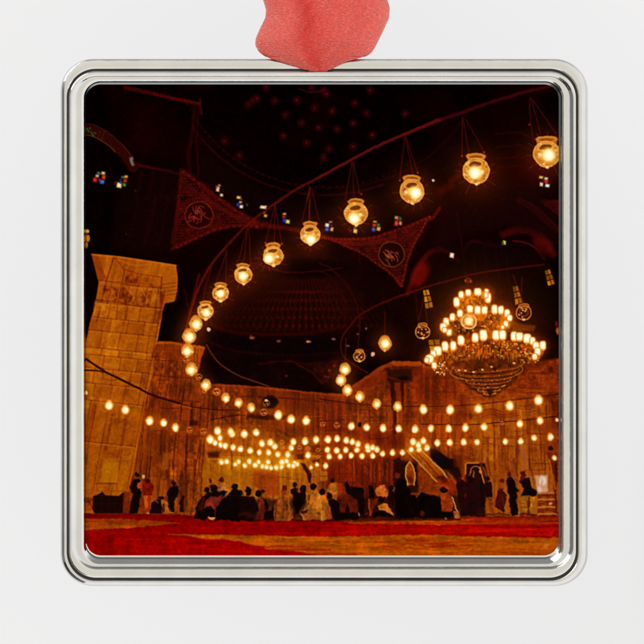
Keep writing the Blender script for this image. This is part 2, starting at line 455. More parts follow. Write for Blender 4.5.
    poly(D2((20, 500), (95, 500), (80, 640), (5, 640)), (164, 84, 10), 5, 0.6)
    line(D2((0, 145), (150, 150)), 1, (70, 16, 3), 0.6)
    # dark oil lamp shade and shelf in front of the wall
    ell(*D3((245, 95))[0], 7.5, 6.5, (14, 4, 2), 3.5, 0.95)
    poly(D3((60, 195), (270, 205), (400, 205), (360, 235), (260, 245), (60, 225)), (36, 8, 2), 4, 0.85)
    line(spline(D3((30, 330), (90, 300), (200, 285), (310, 300), (400, 350)), 6), 1.2, (150, 50, 10), 0.5, 2)
    for x in (440, 470, 590):
        line(D3((x, 30), (x, 380)), 1.4, (78, 16, 3), 0.45, 2.4)
    line(D3((0, 50), (320, 62), (640, 92)), 0.8, (64, 14, 4), 0.6)
    poly(D3((455, 520), (510, 515), (515, 560), (460, 560)), (70, 12, 3), 4, 0.8)
    poly(D3((570, 450), (645, 440), (645, 500), (585, 510)), (80, 20, 4), 4, 0.7)
    poly(D3((570, 560), (645, 555), (645, 590), (590, 590)), (60, 8, 6), 4, 0.7)
    # pilaster in the middle, black panels beside it
    poly(C4((240, 380), (400, 380), (400, 460), (350, 470), (345, 640), (262, 640), (255, 470), (240, 450)), (30, 7, 3), 4, 0.85)
    poly(C4((285, 465), (325, 465), (335, 640), (285, 640)), (122, 36, 6), 2.6, 0.9)
    line(C4((240, 430), (320, 455), (400, 460)), 1.2, (110, 30, 8), 0.6, 2)
    ell(*C4((345, 440))[0], 5, 2.5, (8, 2, 2), 3, 0.9)
    poly(D4((572, 0), (610, 0), (618, 250), (612, 360), (585, 360), (590, 200)), (34, 7, 2), 3, 0.85)
    poly(D4((585, 560), (645, 540), (645, 800), (590, 800)), (22, 5, 3), 3, 0.85)
    line(D4((562, 0), (575, 300)), 1.2, (150, 60, 16), 0.6, 1.6)
    for k in range(11):
        x, y = E4((583 + (k % 2) * 6, 10 + k * 14))[0]
        ell(x, y, 0.9, 0.9, (120, 40, 12), 1.2, 0.6)
    for x in (42, 100, 150, 215, 290, 395, 400, 450, 500):
        line(D4((x, 60), (x + 3, 420)), 1.1, (80, 18, 4), 0.4, 2)
    line(D4((0, 250), (190, 240)), 0.9, (64, 14, 4), 0.6)
    line(D4((400, 395), (560, 385)), 0.9, (60, 12, 4), 0.7)
    line(D4((530, 330), (590, 318)), 1.4, (150, 50, 20), 0.6)
    for x in (60, 110, 170, 245, 300, 350, 455, 510):
        line(E4((x + 90, 0), (x + 95, 200)), 1.2, (84, 14, 3), 0.4, 2)
    for x in (410, 440, 480, 540):
        line(E4((x, 30), (x, 170)), 1.6, (170, 76, 10), 0.45, 2.4)
    poly(E3((110, 80), (320, 90), (320, 280), (200, 290), (110, 200)), (150, 50, 6), 5, 0.7, tex=0.2)
    line(E3((325, 70), (325, 230)), 2, (190, 104, 14), 0.6, 2.4)
    line(E3((435, 70), (440, 170)), 2, (196, 110, 14), 0.6, 2.6)
    poly(E3((0, 60), (105, 80), (100, 230), (0, 230)), (176, 88, 8), 6, 0.5)
    poly(E2((330, 80), (640, 80), (640, 230), (480, 200), (400, 150), (330, 220)), (172, 92, 4), 6, 0.7, tex=0.12)
    for x in (70, 105, 190, 205, 270, 330):
        line(E2((x + 8, 0), (x, 300)), 1.6, (86, 18, 3), 0.5, 2.2)
    poly(E2((0, 160), (60, 165), (60, 290), (0, 290)), (164, 66, 10), 4, 0.6)
    # black leaning pole and lattice screen
    poly(E3((480, 25), (520, 30), (575, 110), (572, 185), (545, 180), (540, 110)), (40, 6, 4), 3, 0.9)
    line(E3((485, 60), (560, 200)), 1.8, (180, 90, 20), 0.7)
    line(E3((590, 50), (590, 160)), 1.3, (150, 60, 10), 0.6)
    poly(E4((0, 90), (60, 90), (60, 165), (0, 165)), (186, 110, 16), 3, 0.7)
    line(E4((0, 128), (55, 130)), 1.2, (120, 50, 10), 0.7, 1.6)
    # wooden pulpit stair
    poly(D5((235, 470), (300, 480), (400, 555), (450, 555), (470, 640), (330, 640), (250, 540)), (12, 3, 3), 3.5, 0.95)
    ell(*D5((310, 560))[0], 4, 2, (8, 6, 24), 4, 0.6)
    poly(D5((420, 520), (470, 520), (520, 560), (520, 700), (440, 640)), (96, 26, 4), 6, 0.6)
    poly(E5((350, 60), (470, 60), (500, 130), (460, 180), (430, 130)), (20, 4, 3), 5, 0.9)
    with part('printed_stair', 'steep ornate wooden stair rising to the left', 30):
        region([(406, 451), (420, 449), (445, 474), (452, 484), (446, 492), (436, 482)], (160, 74, 6), (150, 62, 8), 1, 2, TEX, 0.25)
        line(D5((60, 490), (160, 600), (300, 740)), 1.6, (210, 130, 40), 0.8)
        line(D5((180, 490), (320, 630), (400, 730)), 1.6, (216, 140, 50), 0.8)
        line(D5((130, 500), (250, 620), (350, 740)), 1.1, (90, 30, 5), 0.7)
        poly(E5((300, 110), (400, 150), (455, 180), (450, 240), (400, 290), (370, 230), (300, 200)), (132, 34, 4), 3, 0.9, tex=0.3)
    poly(E5((150, 60), (230, 110), (280, 190), (310, 260), (280, 290), (190, 280), (145, 190)), (130, 44, 5), 4, 0.85, tex=0.25)
    # pointed golden niche
    poly(E5((0, 0), (140, 30), (150, 260), (0, 280)), (26, 5, 3), 5, 0.9)
    poly(E5((78, 15), (108, 50), (122, 130), (112, 200), (60, 205), (45, 130), (52, 50)), (140, 56, 12), 2, 0.9, tex=0.3)
    line(E5((60, 200), (45, 130), (52, 55), (78, 15), (108, 50), (122, 130), (112, 205)), 1.3, (214, 140, 46), 0.85)
    ell(*E5((80, 160))[0], 2.6, 3, (90, 20, 8), 2, 0.7)
    # dark doorway with gold arches on the right
    poly(D5((505, 560), (660, 570), (860, 575), (860, 720), (510, 720)), (150, 66, 8), 4, 0.6)
    poly(E5((530, 28), (640, 30), (670, 40), (690, 470), (560, 470), (530, 200)), (24, 5, 4), 3, 0.93)
    line(E5((530, 110), (525, 40), (540, 25), (640, 22)), 1.5, (206, 120, 26), 0.75)
    line(spline(E5((565, 120), (575, 70), (605, 50), (640, 70), (660, 120)), 6), 1.2, (190, 110, 40), 0.75)
    line(E5((590, 90), (600, 170), (612, 240)), 1.2, (200, 120, 40), 0.75)
    line(spline(E5((640, 60), (670, 110), (685, 180)), 4), 1.2, (180, 90, 20), 0.6)
    poly(E6((0, 20), (40, 25), (60, 140), (40, 380), (0, 380)), (20, 5, 3), 3, 0.9)
    line(E6((0, 60), (15, 120), (35, 185)), 1.5, (214, 130, 30), 0.8)
    line(E6((30, 60), (55, 145)), 1.3, (170, 84, 16), 0.7)
    ell(*E6((5, 95))[0], 1.8, 1.8, (220, 150, 50), 1.4, 0.8)
    for k in range(7):
        x, y = E5((520 + rng.uniform(0, 40), 120 + k * 30))[0]
        ell(x, y, 1.5, 2.5, (90, 16, 14), 2, 0.5)
    # right hand panels
    for x0, x1, c in ((105, 120, 90), (190, 205, 110), (290, 300, 104), (385, 400, 120), (470, 500, 96), (530, 560, 84)):
        line(D6((x0, 60), (x1, 640)), 1.6, (c, c * .32, 4), 0.5, 2.2)
    poly(D6((320, 440), (370, 440), (385, 640), (335, 640)), (190, 112, 40), 5, 0.6)
    poly(D6((480, 250), (620, 230), (620, 560), (560, 560)), (128, 40, 6), 6, 0.7)
    poly(D6((0, 130), (130, 160), (300, 170), (300, 220), (0, 240)), (128, 44, 4), 6, 0.6)
    for y in (160, 185, 205):
        line(spline(D6((20, y + 10), (90, y - 8), (190, y + 14), (290, y)), 6), 1.1, (90, 26, 4), 0.5, 1.8)
        line(spline(D6((330, y), (390, y + 10), (450, y - 5)), 6), 1.2, (190, 104, 20), 0.4, 1.8)
    ell(*D6((570, 470))[0], 2.6, 2.6, (30, 6, 4), 2, 0.9)
    poly(D6((560, 540), (620, 500), (620, 760), (580, 640)), (80, 22, 5), 4, 0.8)
    for x0, x1, c in ((0, 30, 150), (60, 80, 96), (120, 150, 170), (270, 300, 90), (330, 345, 190), (390, 420, 84)):
        line(E6((x0, -10), (x1, 120)), 2.4, (c, c * .45, 6), 0.5, 3)
    # window with daylight and steps below it
    with part('printed_doorway', 'bright white doorway beside the steps on the far right', 16):
        poly(E6((440, 125), (545, 120), (552, 240), (545, 270), (475, 275), (450, 210)), (200, 150, 116), 5.0, 0.92)
        ell(*E6((505, 170))[0], 3.6, 4.5, (226, 206, 190), 4, 0.85)
        ell(*E6((480, 240))[0], 2.5, 3.5, (214, 190, 180), 3.5, 0.75)
        ell(*E6((500, 185))[0], 1.0, 4, (190, 120, 110), 2, 0.6)
    for k, y in enumerate((262, 288, 315, 345, 375, 405, 430)):
        line(E6((470, y + 6), (540, y), (610, y + 4)), 1.7, ((205, 118, 30), (96, 24, 4))[k % 2], 0.75, 1.8)
        line(E6((470, y + 19), (610, y + 17)), 1.2, (66, 14, 4), 0.6, 1.8)
    ell(*E6((568, 352))[0], 1.7, 1.1, (226, 160, 110), 1.4, 0.9)
    poly(E6((540, -60), (575, -60), (612, 190), (622, 430), (606, 430), (598, 260), (570, 60)), (92, 26, 4), 2.5, 0.85)
    line(E6((556, 0), (606, 230)), 1.6, (190, 100, 16), 0.7, 1.8)
    poly(E6((590, 0), (625, 0), (625, 180), (612, 160)), (60, 16, 5), 3, 0.9)

    # ---- tall stone pier on the left
    WARP[0] = 0.0
    pier = [(91, 254), (120, 256.5), (152.7, 261.5), (176, 265), (177.6, 278), (177, 291), (174, 301.5), (165, 303.5), (162, 312), (161.5, 318), (157.6, 339.5),
            (151.4, 355), (153.8, 370.6), (146.8, 394), (144.6, 406), (140.9, 433.5), (134.7, 468), (129.7, 485), (127.8, 493), (120, 500), (83, 500), (83, 345), (88, 328), (94.5, 308), (98.6, 283), (95, 272)]
    with part('printed_pier', 'tall orange stone pier at the left edge', 200):
        region(pier, (178, 86, 6), (174, 92, 3), 1, 1.8, LTEX, 0.12)
        JOINT[0] = True
        # shaded left return
        poly(B1((60, 290), (100, 300), (140, 420), (105, 440), (70, 360)), (138, 48, 6), 3, 0.8)
        poly(B1((455, 540), (515, 540), (525, 430), (515, 360), (440, 430), (440, 470)), (176, 84, 6), 4, 0.6)
        poly(B1((440, 560), (460, 520), (430, 480), (425, 640), (440, 640)), (130, 44, 4), 3, 0.8)
        line(B1((60, 292), (180, 302), (390, 332), (515, 352)), 1.8, (206, 110, 20), 0.6)
        line(B1((180, 310), (140, 440), (115, 560), (90, 650)), 1.3, (66, 20, 3), 0.85)
        line(B1((190, 312), (240, 375), (330, 400), (440, 415)), 0.9, (96, 32, 4), 0.7)
        line(B1((240, 375), (225, 450), (205, 550), (195, 640)), 0.9, (96, 34, 4), 0.7)
        line(B1((330, 400), (312, 460), (290, 560)), 0.9, (100, 36, 4), 0.7)
        line(B1((100, 430), (210, 445), (300, 462), (440, 470)), 1.1, (88, 24, 2), 0.75)
        line(B1((70, 535), (200, 548), (290, 568), (430, 580)), 1.2, (88, 24, 2), 0.8)
        line(B1((390, 470), (370, 580)), 0.9, (100, 36, 4), 0.6)
        line(B1((440, 415), (430, 500), (440, 560)), 1.6, (118, 40, 4), 0.7)
        poly(B1((250, 385), (320, 400), (305, 455), (235, 445)), (128, 40, 4), 3, 0.7, tex=0.5)
        for q in (((130, 450), (210, 455), (195, 540), (120, 530)), ((228, 460), (300, 470), (285, 560), (210, 548)), ((312, 470), (385, 478), (370, 572), (295, 565))):
            poly(B1(*q), (148, 60, 5), 3, 0.6, tex=0.55)
        for q in (((75, 540), (195, 552), (185, 600), (70, 590)), ((205, 556), (285, 570), (275, 612), (195, 604)), ((392, 478), (432, 482), (422, 575), (376, 572))):
            poly(B1(*q), (182, 98, 8), 2.5, 0.6, tex=0.25)
        poly(B1((140, 450), (205, 450), (190, 540), (125, 530)), (158, 70, 5), 3, 0.6, tex=0.3)
        poly(B1((335, 410), (400, 415), (390, 465), (320, 455)), (150, 62, 4), 3, 0.6, tex=0.3)
        for k, (a, b, c) in enumerate((((200, 320), (290, 350), (380, 345)), ((250, 470), (290, 520), (270, 550)), ((150, 460), (190, 520), (140, 540)), ((330, 480), (360, 540), (320, 560)), ((110, 560), (150, 600), (110, 630)), ((300, 590), (340, 610), (390, 600)))):
            line(spline(B1(a, b, c), 6), 1.4, (210, 116, 26), 0.45, 2)
        for x in (60, 110, 160, 210):
            line(B1((440 - 0, 430 + x * 0.4), (515, 420 + x * 0.4)), 0.8, (130, 50, 5), 0.6)
        # lower courses
        line(C1((180, 240), (290, 258), (290, 248)), 1.6, (210, 128, 24), 0.6)
        line(C1((290, 270), (445, 282)), 1.6, (208, 124, 20), 0.6)
        line(C1((300, 190), (410, 205), (420, 212)), 1.0, (206, 124, 20), 0.5)
        poly(C1((155, 340), (265, 352), (260, 372), (155, 362)), (200, 116, 20), 2, 0.5)
        poly(C1((440, 300), (480, 310), (475, 390), (440, 380)), (170, 76, 6), 2, 0.6)
        poly(C1((370, 430), (420, 440), (420, 480), (360, 470)), (140, 60, 4), 3, 0.6)
        line(C1((150, 400), (145, 440), (190, 455), (235, 450)), 1.1, (96, 34, 4), 0.7)
        for s in (D1((125, 130), (100, 280), (60, 480), (45, 640)), D1((262, 190), (235, 340), (205, 480)), D1((385, 190), (350, 380), (310, 640)), D1((515, 100), (480, 380), (440, 640))):
            line(s, 2.0, (112, 44, 3), 0.6, 2.6)
        poly(D1((125, 140), (95, 290), (60, 500), (45, 500), (45, 150)), (150, 66, 3), 4, 0.5)
        poly(D1((210, 490), (325, 500), (320, 545), (200, 540)), (152, 62, 3), 4, 0.6)
        poly(D1((190, 555), (310, 555), (300, 640), (175, 640)), (200, 120, 4), 4, 0.5)
        for k in range(16):
            x, y = rng.uniform(230, 460), rng.uniform(210, 480)
            line(spline(D1((x - 28, y - 8), (x, y + 10), (x + 24, y - 6)), 4), 1.0, ((206, 124, 20), (140, 66, 3))[k % 2], 0.4, 1.8)
        rv = np.random.default_rng(71)
        for k in range(90):
            y = rv.uniform(262, 480); xr = 172 - (y - 262) * .19; xl = 92 if y > 320 else 101
            x = rv.uniform(xl, xr); a = rv.uniform(-.6, 1.6)
            l = rv.uniform(3, 9)
            line(spline([(x, y), (x + l * .5 * math.cos(a) + rv.uniform(-1, 1), y + l * .5 * math.sin(a)), (x + l * math.cos(a), y + l * math.sin(a))], 4), rv.uniform(.6, 1.2), ((196, 112, 26), (112, 46, 5), (134, 60, 6))[k % 3], rv.uniform(.2, .45), 1.4)
        # block courses, each block mottled and bevelled: lit upper arris, shaded lower one
        xl_ = lambda y: 98 - .19 * (y - 283)
        rows = (283, 302, 317, 330, 347, 354, 367, 382, 399, 440, 491)
        for j in range(len(rows) - 1):
            ya, yb = rows[j], rows[j + 1]
            cols = ((0, .2, .47, .74, .9, 1.0), (0, .24, .5, .7, .92, 1.0), (.0, .3, .55, .8, 1.0))[j % 3] if j < 8 else (0, .22, .5, .78, 1.0)
            for i in range(len(cols) - 1):
                fa, fb = cols[i] * 67, cols[i + 1] * 67
                tl, tr = (xl_(ya) + fa, ya + fa * .1), (xl_(ya) + fb, ya + fb * .1)
                bl, br = (xl_(yb) + fa, yb + fa * .1), (xl_(yb) + fb, yb + fb * .1)
                w = win(min(tl[0], bl[0]) - 3, tl[1] - 3, max(tr[0], br[0]) + 3, br[1] + 3)
                if GX[w].size == 0:
                    continue
                cov = (cover(polydist([tl, tr, br, bl], *grid(w)), 1.6) * cover(polydist(pier, GX[w], GY[w]), 1.2))[..., None]
                t = rv.uniform(.86, 1.12) * (1.12 if j == 4 else 1) * (0.9 if i == len(cols) - 2 else 1)
                IMG[w] *= 1 + cov * (t - 1 + .05 * TEX[w][..., None])
                if bl[0] < 84:
                    bl = (84, bl[1])
                line([(tl[0] + 1, tl[1] + 1.0), (tr[0] - 1, tr[1] + 1.0)], 1.2, (214, 126, 28), .42, 1.8)
                line([bl, br], 1.2, (92, 28, 2), .55, 1.8)
                line([tr, br], 1.1, (92, 28, 2), .5, 1.8)
        JOINT[0] = False
        # base of the pier
        poly(E1((185, 20), (310, 20), (300, 185), (165, 180)), (206, 132, 4), 5, 0.55)
        line(E1((130, 190), (300, 188)), 1.3, (120, 48, 4), 0.8, 1.8)
        line(E1((130, 190), (140, 245)), 1.0, (130, 56, 4), 0.7, 1.8)
        line(E1((295, 190), (300, 245)), 1.0, (130, 56, 4), 0.7, 1.8)
        line(E1((50, 245), (380, 250)), 1.4, (150, 70, 6), 0.6, 2)
        poly(E1((45, 255), (110, 265), (115, 300), (45, 305)), (168, 84, 8), 2.5, 0.8)
    poly(E1((45, 300), (110, 305), (105, 440), (45, 440)), (146, 56, 6), 2.5, 0.9, tex=0.3)
    line(E1((60, 320), (100, 380)), 1.2, (92, 26, 4), 0.7)
    line(E1((95, 310), (60, 370)), 1.2, (92, 26, 4), 0.6)
    poly(E1((45, 405), (95, 405), (90, 435), (45, 440)), (190, 96, 20), 2.5, 0.6)
    poly([(83, 300), (90.5, 318), (87.5, 335), (83, 352)], (8, 1, 1), 2)
    poly([(83, 250), (91, 253), (98.5, 282), (93, 309), (83, 330)], (7, 1, 1), 2.2)
    # low black rack in front of the pier
    with part('printed_rack', 'low black rack at the foot of the pier', 28):
        poly(E1((105, 290), (140, 280), (180, 255), (205, 285), (310, 290), (340, 265), (365, 260), (350, 350), (345, 430), (120, 432), (100, 400)), (16, 3, 2), 2.2, 0.97)
        for x in (175, 235, 290):
            line(E1((x, 300), (x - 2, 425)), 0.8, (44, 8, 4), 0.5)
        line(E1((110, 350), (345, 352)), 0.8, (50, 10, 5), 0.5)
    poly(E1((350, 250), (400, 260), (400, 420), (345, 425)), (116, 28, 5), 3, 0.8)

    # stone colour: the darker the redder, the brighter the more golden
    w = win(83, 250, 562, 516)
    r = IMG[w][..., 0]
    mask = np.clip((r - 45) / 40, 0, 1) * np.clip((255 - IMG[w][..., 2] * 2.2 - r * .3) / 60, 0, 1)
    r2 = np.where(r > 150, 150 + (r - 150) * 0.55, r)
    gold = np.interp(r2, (0, 50, 80, 110, 135, 160, 190, 230), (0, 8, 18, 33, 51, 73, 104, 155))
    x = GX[w]
    side = 0.10 + 0.42 * np.clip((190 - x) / 40, 0, 1) + 0.45 * np.clip((x - 455) / 35, 0, 1)
    IMG[w][..., 1] += (gold - IMG[w][..., 1]) * mask * side
    IMG[w][..., 0] += (r2 - r) * mask
    # ---- carpet
    WARP[0] = 0.5
    with part('printed_carpet', None, 400):
        floor_top = [(83, 513.5), (150, 514), (195, 515), (200, 518), (262, 519.5), (320, 520), (400, 519), (455, 519), (480, 517), (562, 516), (562, 562), (83, 562)]
        region(floor_top, (122, 4, 0), (160, 2, 0), 1, 1.4, HTEX, 0.07)
        w = win(83, 512, 562, 562)
        region([(83, 518), (83, 514), (170, 515), (200, 519), (150, 520)], (110, 6, 0), (120, 6, 0), 1, 2, HTEX, 0.1, 0.8)
        region([(83, 518.6), (120, 518.8), (150, 520.6), (179, 523), (158, 525.4), (122, 528.2), (83, 530.6)], (146, 46, 2), (164, 76, 4), 1, 2.6, HTEX, 0.12)
        region([(120, 529), (160, 526), (230, 522), (330, 524), (330, 534), (230, 534), (165, 532), (120, 545), (86, 548)], (136, 0, 2), (158, 0, 0), 1, 4, HTEX, 0.06, 0.6)
        region([(84, 556), (95, 541), (124, 529), (120, 536), (104, 548), (96, 558)], (116, 0, 0), (128, 0, 0), 1, 4, None, 0, 0.5)
        region([(330, 518), (400, 519.5), (480, 517), (562, 516.5), (562, 524), (440, 525), (350, 523)], (126, 24, 0), (150, 44, 3), 1, 2, HTEX, 0.16)
        region([(400, 521), (470, 520), (470, 524), (410, 525)], (162, 70, 6), (150, 50, 4), 1, 2, HTEX, 0.2, 0.7)
        region([(340, 520), (400, 523), (396, 525), (350, 524)], (160, 60, 6), (150, 50, 4), 1, 2, HTEX, 0.2, 0.6)
        region([(320, 525), (440, 526.5), (562, 524.5), (562, 536), (432, 534), (320, 535.5)], (156, 2, 0), (158, 12, 0), 1, 1.6, HTEX, 0.10)
        region([(430, 529), (562, 527), (562, 531), (440, 533)], (174, 14, 2), (174, 14, 2), 1, 3, HTEX, 0.1, 0.6)
        region([(480, 526.5), (562, 525), (562, 527), (490, 528.5)], (120, 8, 0), (120, 8, 0), 1, 2, None, 0, 0.6)
        gold = [(167.6, 534.2), (199, 534.5), (260, 535.4), (320, 536.6), (432, 534.6), (490, 536.6), (562, 538), (562, 562), (330, 562), (318.5, 556), (300, 551.5), (266, 549), (262, 546.5), (246, 544), (240, 541), (225, 539.4), (205, 538.6), (192, 536.6)]
        region(gold, (160, 74, 4), (172, 76, 2), 1, 3.2, HTEX, 0.10)
        modulate(win(84, 516, 561, 559), TEX, 0.10)
        r3 = np.random.default_rng(31)
        for k in range(34):
            x, y = r3.uniform(385, 470), r3.uniform(539, 549)
            dx = r3.uniform(4, 12)
            line(spline([(x - dx, y + r3.uniform(-1, 1)), (x, y + r3.uniform(-1.5, 1.5)), (x + dx, y + r3.uniform(-1, 1))], 4), r3.uniform(0.8, 1.9), (150, 26, 0), 0.42, 1.8)
        for k in range(40):
            x, y = r3.uniform(270, 555), r3.uniform(538, 555)
            dx = r3.uniform(5, 16)
            line([(x - dx, y), (x + dx, y + r3.uniform(-1, 1))], r3.uniform(0.7, 1.3), ((152, 56, 2), (190, 104, 8), (166, 40, 2))[k % 3], 0.4, 1.6)
        for s in ([(250, 547.5), (280, 546), (310, 547)], [(270, 551), (300, 549.5), (330, 550)], [(300, 554.5), (330, 553.5), (356, 555)], [(500, 553), (520, 551), (540, 555)]):
            line(s, 1.8, (150, 20, 0), 0.6, 2)
        region([(478, 546), (562, 543), (562, 560), (470, 560)], (176, 84, 4), (170, 66, 2), 1, 4, HTEX, 0.1, 0.6)
        glow(546, 546, 3, (230, 150, 80), 0.3)
    wood = win(83, 513, 562, 560)
    line([(196, 517.5), (262, 520.2), (345, 520.5), (460, 519)], 2.4, (40, 4, 1), 0.55, 3)

    WARP[0] = 0.75
    people()
    WARP[0] = 0.2

    # ---- wires the lamps hang from
    W = (70, 10, 6)
    line(spline([(560, 84), (533, 90), (496, 100.5), (462, 112.6), (440, 120), (405.7, 134)], 8), 3.2, (60, 5, 8), 0.9, 2.2)
    line(spline([(440, 120), (405.7, 134), (376, 147), (351.7, 160), (320, 177)], 8), 2.3, (92, 13, 11), 0.95, 1.9)
    line(spline([(439, 118.5), (405.7, 132.8), (376, 145.6), (351.7, 158.6), (320, 175.8)], 8), 0.7, (144, 34, 30), 0.5, 1.2)
    line(spline([(320, 177), (300.6, 187), (280, 200), (248.4, 224), (228, 244.7), (211, 265), (202, 281), (194, 300), (186, 330), (182, 352)], 8), 2.2, (98, 14, 8), 0.85, 1.8)
    line(spline([(544, 264.5), (514.5, 268), (477, 273.6), (440, 283), (402, 295), (364.7, 311.8), (347, 330), (342, 339.5), (340.7, 347), (344, 357), (353, 364), (367.5, 373)], 8), 1.4, (88, 14, 8), 0.75, 1.4)
    line(spline(C2((235, 225), (300, 325), (400, 400), (500, 445), (640, 492)), 8), 1.2, (126, 52, 28), 0.75, 1.4)
    line(spline(C1((38, 315), (160, 395), (300, 465), (430, 530), (520, 565), (600, 590), (640, 600)), 8), 2.2, (40, 8, 3), 0.9, 1.5)
    line(spline(C1((38, 388), (100, 390), (165, 400)), 6), 1.8, (48, 10, 3), 0.85, 1.4)
    line(spline(D2((0, 60), (50, 80), (200, 122), (400, 155), (640, 166)), 6), 1.2, (50, 8, 4), 0.75, 1.3)
    line(D2((410, 238), (640, 200)), 1.2, (48, 8, 4), 0.75, 1.3)
    line(spline([(320, 399), (357, 404), (392, 406), (440, 406.3), (480, 404), (510, 400.5), (537, 397), (558, 394)], 6), 1.1, (50, 10, 4), 0.8, 1.3)
    line(spline([(421, 424), (450, 424.6), (480, 424.3), (507, 421.7), (530, 419.5), (557, 416)], 6), 1.2, (44, 8, 4), 0.8, 1.3)
    cords = ((C_ for C_ in (
        (A4((485, 95))[0], A4((480, 150), (500, 330))), (A4((490, 100))[0], A4((540, 290),)), (A4((500, 110))[0], A4((625, 290),)),
        (A4((120, 200))[0], A4((118, 405),)), (A4((122, 205))[0], A4((158, 398),)), (A4((140, 210))[0], A4((235, 385),)),
        (A3((455, 305))[0], A3((428, 540),)), (A3((458, 305))[0], A3((500, 515),)), (A3((462, 310))[0], A3((525, 500),)),
        (A3((172, 440))[0], A3((135, 640),)), (A3((177, 440))[0], A3((182, 625),)), (A3((180, 445))[0], A3((215, 615),)),
        (A2((590, 580))[0], [(309, 222)]), (A2((588, 580))[0], [(302, 222)]), (A2((600, 580))[0], [(319, 220)]),
        (B2((402, 30))[0], B2((352, 230),)), (B2((402, 30))[0], B2((398, 230),)), (B2((402, 30))[0], B2((440, 235),)),
        (B2((255, 150))[0], B2((200, 345),)), (B2((255, 150))[0], B2((235, 335),)), (B2((262, 150))[0], B2((272, 345),)),
        (B2((145, 270))[0], B2((85, 450),)), (B2((140, 270))[0], B2((140, 440),)), (B2((60, 360))[0], B2((15, 540),)),
        ((385, 312), [(385, 336)]), ((424, 296), [(418, 325)]), ((424, 296), [(428, 325)]), ((360, 318), [(358, 350)]), ((346, 338), [(345, 364)]),
        (CH((480, 30))[0], [(521, 305)]), (CH((440, 20))[0], [(525, 305)]))))
    for a, b in cords:
        line([a] + list(b), 0.9, (104, 16, 8), 0.6, 1.2)
    line(A2((590, 580), (575, 650)), 1.5, (120, 24, 12), 0.6)
    line([(310, 200), (309, 222)], 1.6, (120, 24, 12), 0.6)
    for p in A4((480, 240), (236, 388), (118, 408)) + A3((428, 540), (525, 497), (222, 612)) + B2((352, 230), (440, 235)):
        ell(p[0], p[1], 1.0, 1.0, (150, 50, 34), 1.3, 0.85)

    # ---- small stained glass windows
    def panes(cells):
        for x, y, rx, ry, c in cells:
            c = tuple(.86 * h for h in c)
            q = [(x + (u * .84 - v * .2) * rx, y + (v * .84 + u * .2) * ry) for u, v in ((-1, -.9), (.9, -1), (1, .9), (-.9, 1))]
            poly(q, c, 2.4, 0.97)
            ell(x, y, rx * .5, ry * .5, [min(255, 1.2 * h + 8) for h in c], 1.4, 0.7)
    R_, B_, G_, Y_, Wt, K_ = (190, 30, 16), (36, 90, 190), (46, 110, 34), (222, 170, 70), (236, 214, 190), (20, 20, 70)
